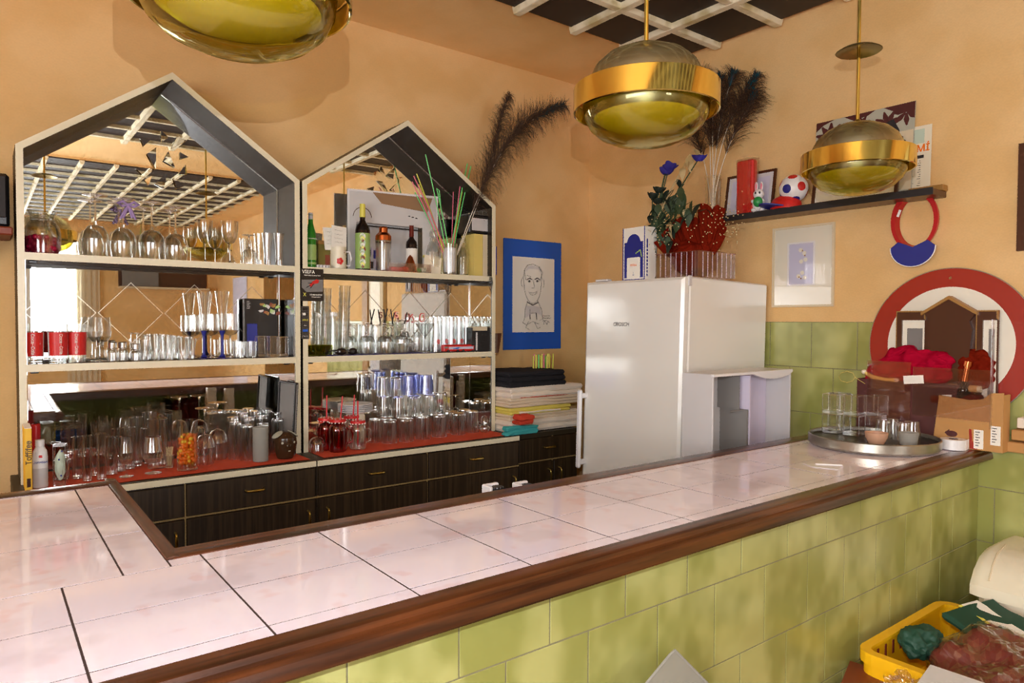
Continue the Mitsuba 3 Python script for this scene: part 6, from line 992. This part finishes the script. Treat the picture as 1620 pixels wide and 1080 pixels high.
wp = [[3.55, 1.7429, 1.3951], [3.55, 1.7552, 1.3738], [3.55, 1.7847, 1.3629], [3.55, 1.815, 1.3697], [3.55, 1.8284, 1.3895], [3.55, 1.8157, 1.4111], [3.55, 1.7857, 1.4217], [3.55, 1.7559, 1.4147], [3.55, 1.7428, 1.3922], [3.55, 1.6925, 1.3638]]
solo('wire_loop', 'thin yellow wire loop sticking out left of the dark carton', 'wire', ply(tube(wp, .0016, 5), 'book_yellow', True))
k = thing('wooden_boards', 'stack of pale wooden boards at the photo\'s right border behind the sign', 'boards'); wb = [[3.52, 1.0825, 1.291], [3.52, 1.083, 1.3184]]
for i in range(3): part(k, 'board', ply(bx(XW - .10, XW - .02, .85, 1.0975 - .02 * i, ZT + .055 * i, ZT + .055 * i + .045, .003), 'carton' if i < 2 else 'towel_white', False))
# round tray with glasses
tc = [3.27, 1.52]; RT = .275
k = thing('round_tray', 'round steel rimmed tray with a black base at the end of the bar', 'tray'); part(k, 'rim', ply(lathe([(0, 0), (RT * .96, 0), (RT, .01), (RT, .046), (RT - .004, .05), (RT - .008, .046), (RT - .009, .02), (0, .018)], 64), 'tray_steel', 30), tr(tc[0], tc[1], ZT + .0005)); part(k, 'rubber_base', ply(lathe([(0, .0245), (RT - .022, .0245), (RT - .009, .032), (RT - .0095, .034), (RT - .024, .027), (0, .027)], 64), 'black_plastic', 30), tr(tc[0], tc[1], ZT + .0005))
zt_ = ZT + .0285
G = [[3.3222, 1.7349], [3.3286, 1.6355], [3.4128, 1.5736], [3.6857, 1.8085]]; G[3] = [G[1][0] + .05, G[1][1] + .10]
for i, (x, y) in enumerate(G[:3]): build_glass(['square', x, y, zt_, .094, .052, False, 45 + 4 * i, ('left', 'middle', 'right')[i] + ' square tumbler of the lower row on the round tray', 'sq%d' % i])
for i, (x, y) in enumerate(G): build_glass(['square', x + .004 * (i % 2), y, zt_ + .0955 if i < 3 else zt_, .094 if i < 3 else .189, .052, False, 45 - 5 * i, (('left', 'middle', 'right')[i] + ' square tumbler stacked in the upper row on the round tray') if i < 3 else 'tall square tumbler behind the stacked ones on the round tray', 'squ%d' % i])
for i, (x, y, h, r) in enumerate(((3.375, 1.435, .08, .041), (3.46, 1.43, .08, .041), (3.40, 1.53, .08, .041), (3.485, 1.525, .08, .038))): build_glass(['shot', x, y, zt_, h, r, True, 0, 'upside-down whisky tumbler on the right of the round tray', 'whisky tumblers on the tray'])
k = thing('candle_bowl', 'small pinkish clay bowl in front on the round tray', 'bowl'); part(k, 'bowl', ply(lathe([(0, 0), (.03, 0), (.045, .03), (.048, .052), (.044, .052), (.038, .02), (0, .014)], 32), 'clay_pink', 40), tr(3.165, 1.455, zt_)); part(k, 'pale_wax', ply(lathe([(0, .03), (.041, .034), (0, .036)], 24), 'pale_green', 40), tr(3.165, 1.455, zt_))
k = thing('frosted_cup', 'frosted greyish glass cup beside the clay bowl on the round tray', 'cup'); part(k, 'cup', ply(lathe([(0, 0), (.034, 0), (.041, .055), (.038, .055), (.032, .01), (0, .008)], 32), 'frosted', 40), tr(3.26, 1.36, zt_))
k = thing('tape_roll', 'white paper roll lying beside the round tray', 'roll'); ty_ = 1.2895; part(k, 'paper', ply(lathe([(.02, 0), (.052, 0), (.052, .045), (.02, .045), (.02, 0)], 36), 'white_plastic', 40), tr(3.482, 1.262, ZT + .001)); part(k, 'loose_end', ply(bx(0, .06, -.001, .001, 0, .045), 'white_plastic', False), tr(3.472, 1.2115, ZT + .001, 6)); part(k, 'core_hole', ply(lathe([(0, .040), (.02, .0455), (0, .0456)], 20), 'black_plastic', 40), tr(3.482, 1.262, ZT))
ps = [[2.6354, 1.4998, 1.104], [2.7126, 1.3809, 1.104], [2.632, 1.3521, 1.104], [2.5959, 1.4375, 1.104]]
solo('paper_strip', 'folded strip of white paper lying on the bar tiles', 'paper', ply(cat([ext(Polygon([p_[:2] for p_ in ps]), .0012).apply_translation([0, 0, ZT - .0015]), bx(-.05, .05, -.006, .006, 0, .006, .002).apply_transform(trimesh.transformations.rotation_matrix(-.9, [0, 0, 1])).apply_translation([ps[1][0] - .03, ps[1][1] + .035, ZT - .001])]), 'white_plastic', False))
# bottles behind the bar
for i, (x, z, lab) in enumerate([[1.4261, 1.0978, 'white detergent bottle with a ribbed black cap behind the bar, left one'], [1.5596, 1.0859, 'white detergent bottle with a ribbed black cap behind the bar, right one']]):
    k = thing('detergent_bottle', lab, 'bottle'); part(k, 'bottle', ply(bx(x - .034, x + .034, 1.92, 2.0, .736, z - .06, .012), 'white_plastic', False)); part(k, 'cap', ply(lathe([(0, 0), (.022, 0), (.022, .044), (.019, .05), (0, .05)], 30, ridge(15, .05)), 'black_plastic', 40), tr(x + .004, 1.945, z - .052)); part(k, 'lilac_label', ply(bx(x - .037, x - .012, 1.9185, 1.92, z - .16, z - .07), 'lilac', False)); part(k, 'hood', ply(cat([bx(x - .034, x + .032, 1.972, 1.99, z - .06, z + .002, .004), bx(x - .034, x - .022, 1.935, 1.98, z - .06, z + .001, .003)]), 'white_plastic', False))
part(bar, 'work_shelf', ply(bx(1.2, 1.75, 1.92, 2.02, .715, .735, .003), 'laminate', False))
# things on the work shelf, seen in the lower mirrors only
zs = .7355
for i, (u, hh, m, lab) in enumerate([[1.1819, 0.33, 'wine_dark', 'dark bottle on the work shelf, leftmost of four in the left mirror'], [1.2469, 0.32, 'wine_red', 'labelled red bottle second of four in the left mirror'], [1.3127, 0.335, 'wine_red', 'red wine bottle third of four in the left mirror'], [1.37, 0.34, 'wine_red', 'red wine bottle rightmost of four in the left mirror']]):
    k, M = bottle(lab, u, 1.62 + .02 * (i % 2), zs, hh, .036, m, BORD, [('capsule', .76, 1.0, .42, .38, 'book_yellow')] + ([('label_band', .15, .5, 1.012, 1.012, 'paper')] if i == 1 else []), 'wine_bottle'); FIXED.pop()
for nm, lab, cat_, b_, m in (('blue_box', 'blue printed carton on the work shelf, seen in the left mirror', 'carton', (.42, .62, 1.50, 1.70, .10), 'blue_card'), ('tissue_box', 'pale carton on the work shelf, seen in the left mirror', 'carton', (.84, .98, 1.55, 1.72, .12), 'book_beige'), ('napkin_pile', 'pile of white napkins on the work shelf, seen in the left mirror', 'napkins', (.66, .80, 1.56, 1.7, .09), 'towel_white'), ('storage_jar', 'white storage box on the work shelf, seen in the right mirror', 'box', (2.0, 2.16, 1.52, 1.70, .16), 'cream_plastic')):
    k = thing(nm, lab, cat_); part(k, 'body', ply(bx(b_[0], b_[1], b_[2], b_[3], zs, zs + b_[4], .004), m, False)); part(k, 'lid', ply(bx(b_[0] - .002, b_[1] + .002, b_[2] - .002, b_[3] + .002, zs + b_[4] * .78, zs + b_[4] + .003, .003), 'paper', False))

# ---------------------------------------------------------------- lower right corner, before the bar
zr = .526; CXa, CXb, CYa, CYb = 2.43, 3.13, .60, 1.165
solo('side_bench', 'plain dark bench under the yellow crate', 'bench', ply(cat([bx(1.25, XW - .02, .42, 1.19, .26, .30, .004)] + [bx(x, x + .05, y, y + .05, 0, .26) for x in (1.3, 2.4, 3.6) for y in (.48, 1.1)]), 'brown_frame', False))
k = thing('plastic_crate', 'yellow plastic crate full of bags before the tiled bar front', 'crate')
def crate():
    r = .05; o = shapely.box(CXa + r, CYa + r, CXb - r, CYb - r).buffer(r, quad_segs=4); i = o.buffer(-.008); m = [ext(o.difference(i), .215).apply_translation([0, 0, .305]), ext(o.buffer(.012).difference(o.buffer(-.022)), .012).apply_translation([0, 0, zr - .008]), ext(o.buffer(.012).difference(o.buffer(.006)), .03).apply_translation([0, 0, zr - .036]), ext(o.buffer(-.004), .008).apply_translation([0, 0, .303])]
    return cat(m)
part(k, 'body', ply(crate(), 'yellow_plastic', 30))
for i in range(5): part(k, 'vent_slot', ply(bx(CXb - .062 - .0, CXb - .0585, CYb - .2 - .055 * i, CYb - .186 - .055 * i, zr - .08, zr - .03, .001), 'brown_leather', False)); part(k, 'vent_slot', ply(bx(CXa + .12 + .06 * i, CXa + .134 + .06 * i, CYb - .0105, CYb - .007, zr - .08, zr - .03, .001), 'brown_leather', False))
m = crumple(4, (.30, .20, .09), .5, 2, 31); part_bag = solo('red_bag', 'crinkled clear bag of reddish brown stuff filling the yellow crate', 'bag', ply(m, 'meat_red', True), tr(2.80, .84, .47)); m = crumple(4, (.315, .215, .098), .5, 2, 31); part(part_bag, 'clear_wrap', ply(m, 'film', False), tr(2.80, .84, .472), 'crinkled clear film')
solo('green_bag', 'dark green cloth bundle at the back left of the yellow crate', 'cloth', ply(crumple(4, (.085, .065, .05), .5, 1.4, 12), 'teal_bag', True), tr(2.70, 1.075, .515))
k = thing('green_packet', 'green packet with white stripes leaning in the yellow crate', 'packet'); M = tr(2.97, .90, .535, -25, 10, -8); part(k, 'packet', ply(slab(-.13, .13, -.16, .16, -.015, .02, 17, 1, .02), 'teal_bag', 60), M); part(k, 'white_stripe', ply(slab(-.02, .05, -.158, .162, .016, .023, 18, 1, .004), 'paper', 60), M); part(k, 'yellow_stripe', ply(slab(-.035, -.022, -.158, .162, .016, .0225, 19, 1, .004), 'foil_yellow', 60), M)
k = thing('bread_bin', 'cream plastic bin with a domed lid in the corner behind the crate', 'bin'); bxa, bxb, bya, byb = 3.145, 3.65, .48, 1.065
part(k, 'body', ply(hull([(x_, y_, z_) for x_, y_ in ((bxa + .03, bya + .03), (bxb - .03, bya + .03), (bxa + .03, byb - .03), (bxb - .03, byb - .03)) for z_ in (.305,)] + [(x_ + sx_, y_ + sy_, .60) for x_, y_, sx_, sy_ in ((bxa, bya, .02, .04), (bxb, bya, -.02, .04), (bxa, byb, .02, -.04), (bxb, byb, -.02, -.04), (bxa, bya, .05, .01), (bxb, bya, -.05, .01), (bxa, byb, .05, -.01), (bxb, byb, -.05, -.01))]), 'cream_plastic', False))
lp = [(bxa - .012, .585), (bxa - .012, .63), (bxa + .03, .69), (bxa + .09, .735), (bxa + .17, .757), (bxb - .12, .757), (bxb - .05, .735), (bxb - .0, .69), (bxb + .008, .63), (bxb + .008, .585)]
m1 = hull([(x_, y_, z_) for x_, z_ in lp for y_ in (bya + .03, byb - .03)] + [((x_ - (bxa + bxb) / 2) * .95 + (bxa + bxb) / 2, y_, .585 + (z_ - .585) * .86) for x_, z_ in lp for y_ in (bya - .006, byb + .006)]); part(k, 'lid', ply(m1, 'cream_plastic', 25)); part(k, 'grip_ridge', ply(tube([(bxa + .06, .68 + .02 * i, .722 - .0009 * (i - 4) ** 2 + .004) for i in range(9)], [.002, .006, .008, .009, .009, .009, .008, .006, .002], 8), 'cream_plastic', True)); part(k, 'lid_seam', ply(tube([(bxa + .00, byb - .06, .655), (bxa + .045, byb - .058, .708), (bxa + .10, byb - .056, .744), (bxa + .2, byb - .055, .760)], .003, 6), 'book_beige', True))
pp = [[2.4406, 0.9529, 0.56], [2.4428, 0.8152, 0.56]]
solo('white_sheet', 'white sheet of card in front of the yellow crate', 'card', ply(bx(0, .30, -.26, 0, 0, .012, .002), 'paper_grey', False), tr(pp[0][0] + .01, pp[0][1] - .01, .545, -82, 2, 2))
solo('bubble_wrap', 'clear crinkled wrap hanging on the front of the yellow crate', 'plastic film', ply(crumple(4, (.03, .075, .07), .8, 4, 9), 'film', False), tr(2.375, .975, .46))
bp = [[2.3265, 1.1794, 0.5], [2.2589, 1.0734, 0.5], [2.1405, 1.1631, 0.5]]
k = thing('brown_book', 'reddish brown hardback book at the bottom border of the photo', 'book'); M = tr(bp[0][0] - .02, bp[0][1] - .02, .435, 20, 5, 6); part(k, 'cover', ply(cat([bx(-.05, .19, -.30, 0, .028, .032, .001), bx(-.05, .19, -.30, 0, 0, .004, .001), bx(-.052, -.048, -.30, 0, 0, .032, .001)]), 'brown_leather', False), M); part(k, 'pages', ply(bx(-.046, .186, -.296, -.004, .004, .028), 'paper', False), M); solo('book_support', 'cardboard box under the brown book before the bar', 'box', ply(bx(bp[0][0] - .12, bp[0][0] + .19, bp[0][1] - .36, bp[0][1] + .02, .301, .415, .004), 'carton', False))
tp = [[1.401, 1.12, 0.8316], [1.2566, 1.08, 0.8162], [1.4731, 1.08, 0.7473]]
k = thing('plastic_sheet', 'translucent grey plastic sheet corner standing before the tiled bar front', 'plastic sheet'); lpz = Polygon([(-.42, -.44), (-.30, -.20), (-.16, -.07), (-.02, -.006), (0, 0), (.012, -.012), (.12, -.12), (.34, -.40)])
part(k, 'sheet', ply(ext(lpz, .004), 'frosted', False), T().translate([tp[0][0], 1.14, tp[0][2]]).rotate([1, 0, 0], -6) @ ON_Y); part(k, 'rim', ply(tube([(x_, 0, z_) for x_, z_ in lpz.exterior.coords[:-1]], .0035, 6), 'frosted', True), T().translate([tp[0][0], 1.137, tp[0][2]]).rotate([1, 0, 0], -6))
# left border: speaker on a wooden bracket
sp = [[0.1078, 3.74, 2.2862], [0.1204, 3.74, 2.0602], [0.1044, 3.74, 2.0398]]
k = thing('loudspeaker', 'black loudspeaker cut off by the left border beside the left mirror cabinet', 'loudspeaker'); x1 = sp[0][0]; part(k, 'cabinet', ply(bx(x1 - .20, x1, 3.62, 3.82, sp[1][2] + .002, sp[0][2], .012), 'black_plastic', False)); part(k, 'grille', ply(bx(x1 - .19, x1 - .012, 3.612, 3.62, sp[1][2] + .04, sp[0][2] - .012, .003), 'ink', False)); part(k, 'foot', ply(bx(x1 - .03, x1 - .01, 3.63, 3.64, sp[1][2] + .001, sp[1][2] + .03), 'ink_grey', False))
k = thing('bracket_shelf', 'small brown wooden wall shelf under the loudspeaker at the left border', 'shelf'); part(k, 'board', ply(bx(x1 - .24, e1 - .012, 3.58, YB - .001, sp[1][2] - .035, sp[1][2], .006), 'brown_leather', False)); part(k, 'bracket', ply(eyz([(YB - .001, sp[1][2] - .035), (3.64, sp[1][2] - .035), (YB - .001, sp[1][2] - .16)], x1 - .12, x1 - .10), 'brown_leather', False))
# seen in the mirrors: shelf with things on the far wall, picture on the right wall
k = thing('far_shelf', 'long wooden shelf on the far wall, seen in the left mirror', 'shelf'); part(k, 'board', ply(bx(2.0, 3.5, YF + .001, YF + .25, 2.25, 2.29, .004), 'book_beige', False)); part(k, 'back_panel', ply(bx(2.0, 3.5, YF + .001, YF + .02, 2.29, 2.62), 'brown_frame', False))
solo('far_picture', 'dark landscape picture on the far shelf, seen in the left mirror', 'picture', ply(bx(2.05, 2.65, YF + .05, YF + .07, 2.295, 2.58, .004), 'ink_grey', False))
solo('tall_picture', 'narrow grey-blue picture on the right wall, seen in the left mirror', 'picture', ply(bx(XW - .02, XW - .001, -5.5, -4.7, 1.5, 2.45, .004), 'picture_mauve', False))
k = thing('door_frame', 'brown door frame with a pale leaf on the right wall, seen in right mirror', 'door'); part(k, 'post', ply(bx(XW - .05, XW - .001, -.05, .10, 0, 2.6, .004), 'gold_paint', False)); part(k, 'leaf', ply(bx(XW - .03, XW - .001, .10, .42, 0, 2.6, .004), 'cream_plastic', False)); part(k, 'post', ply(bx(XW - .05, XW - .001, .42, .5, 0, 2.6, .004), 'book_beige', False))
solo('palm_decoration', 'pale dried palm decoration on the far wall, seen behind the wine glasses', 'decoration', ply(cat([leaf_mesh(.6, .09, .3).apply_transform(trimesh.transformations.rotation_matrix(a, [0, 1, 0])) for a in (-2.6, -2.0, -1.4, -.8, -.3)]), 'label_green', True), tr(2.45, YF + .12, 2.85))

flush_glasses()

# ---------------------------------------------------------------- labels that count along a row
ORD = ['leftmost', 'second from left', 'third from left', 'fourth from left', 'fifth from left', 'sixth from left', 'seventh from left', 'eighth from left', 'ninth from left', 'tenth from left', 'eleventh from left', 'twelfth from left', 'thirteenth from left', 'fourteenth from left']
for g in dict.fromkeys(r[0] for r in ROWS):
    rs = sorted((r for r in ROWS if r[0] == g), key=lambda r: r[3])
    for i, (_, desc, key, _) in enumerate(rs):
        labels[key]['label'] = desc if len(rs) == 1 else desc + ', ' + ('rightmost' if i == len(rs) - 1 else ORD[i]) + ' of ' + str(len(rs))
        if len(rs) > 1: labels[key]['group'] = g
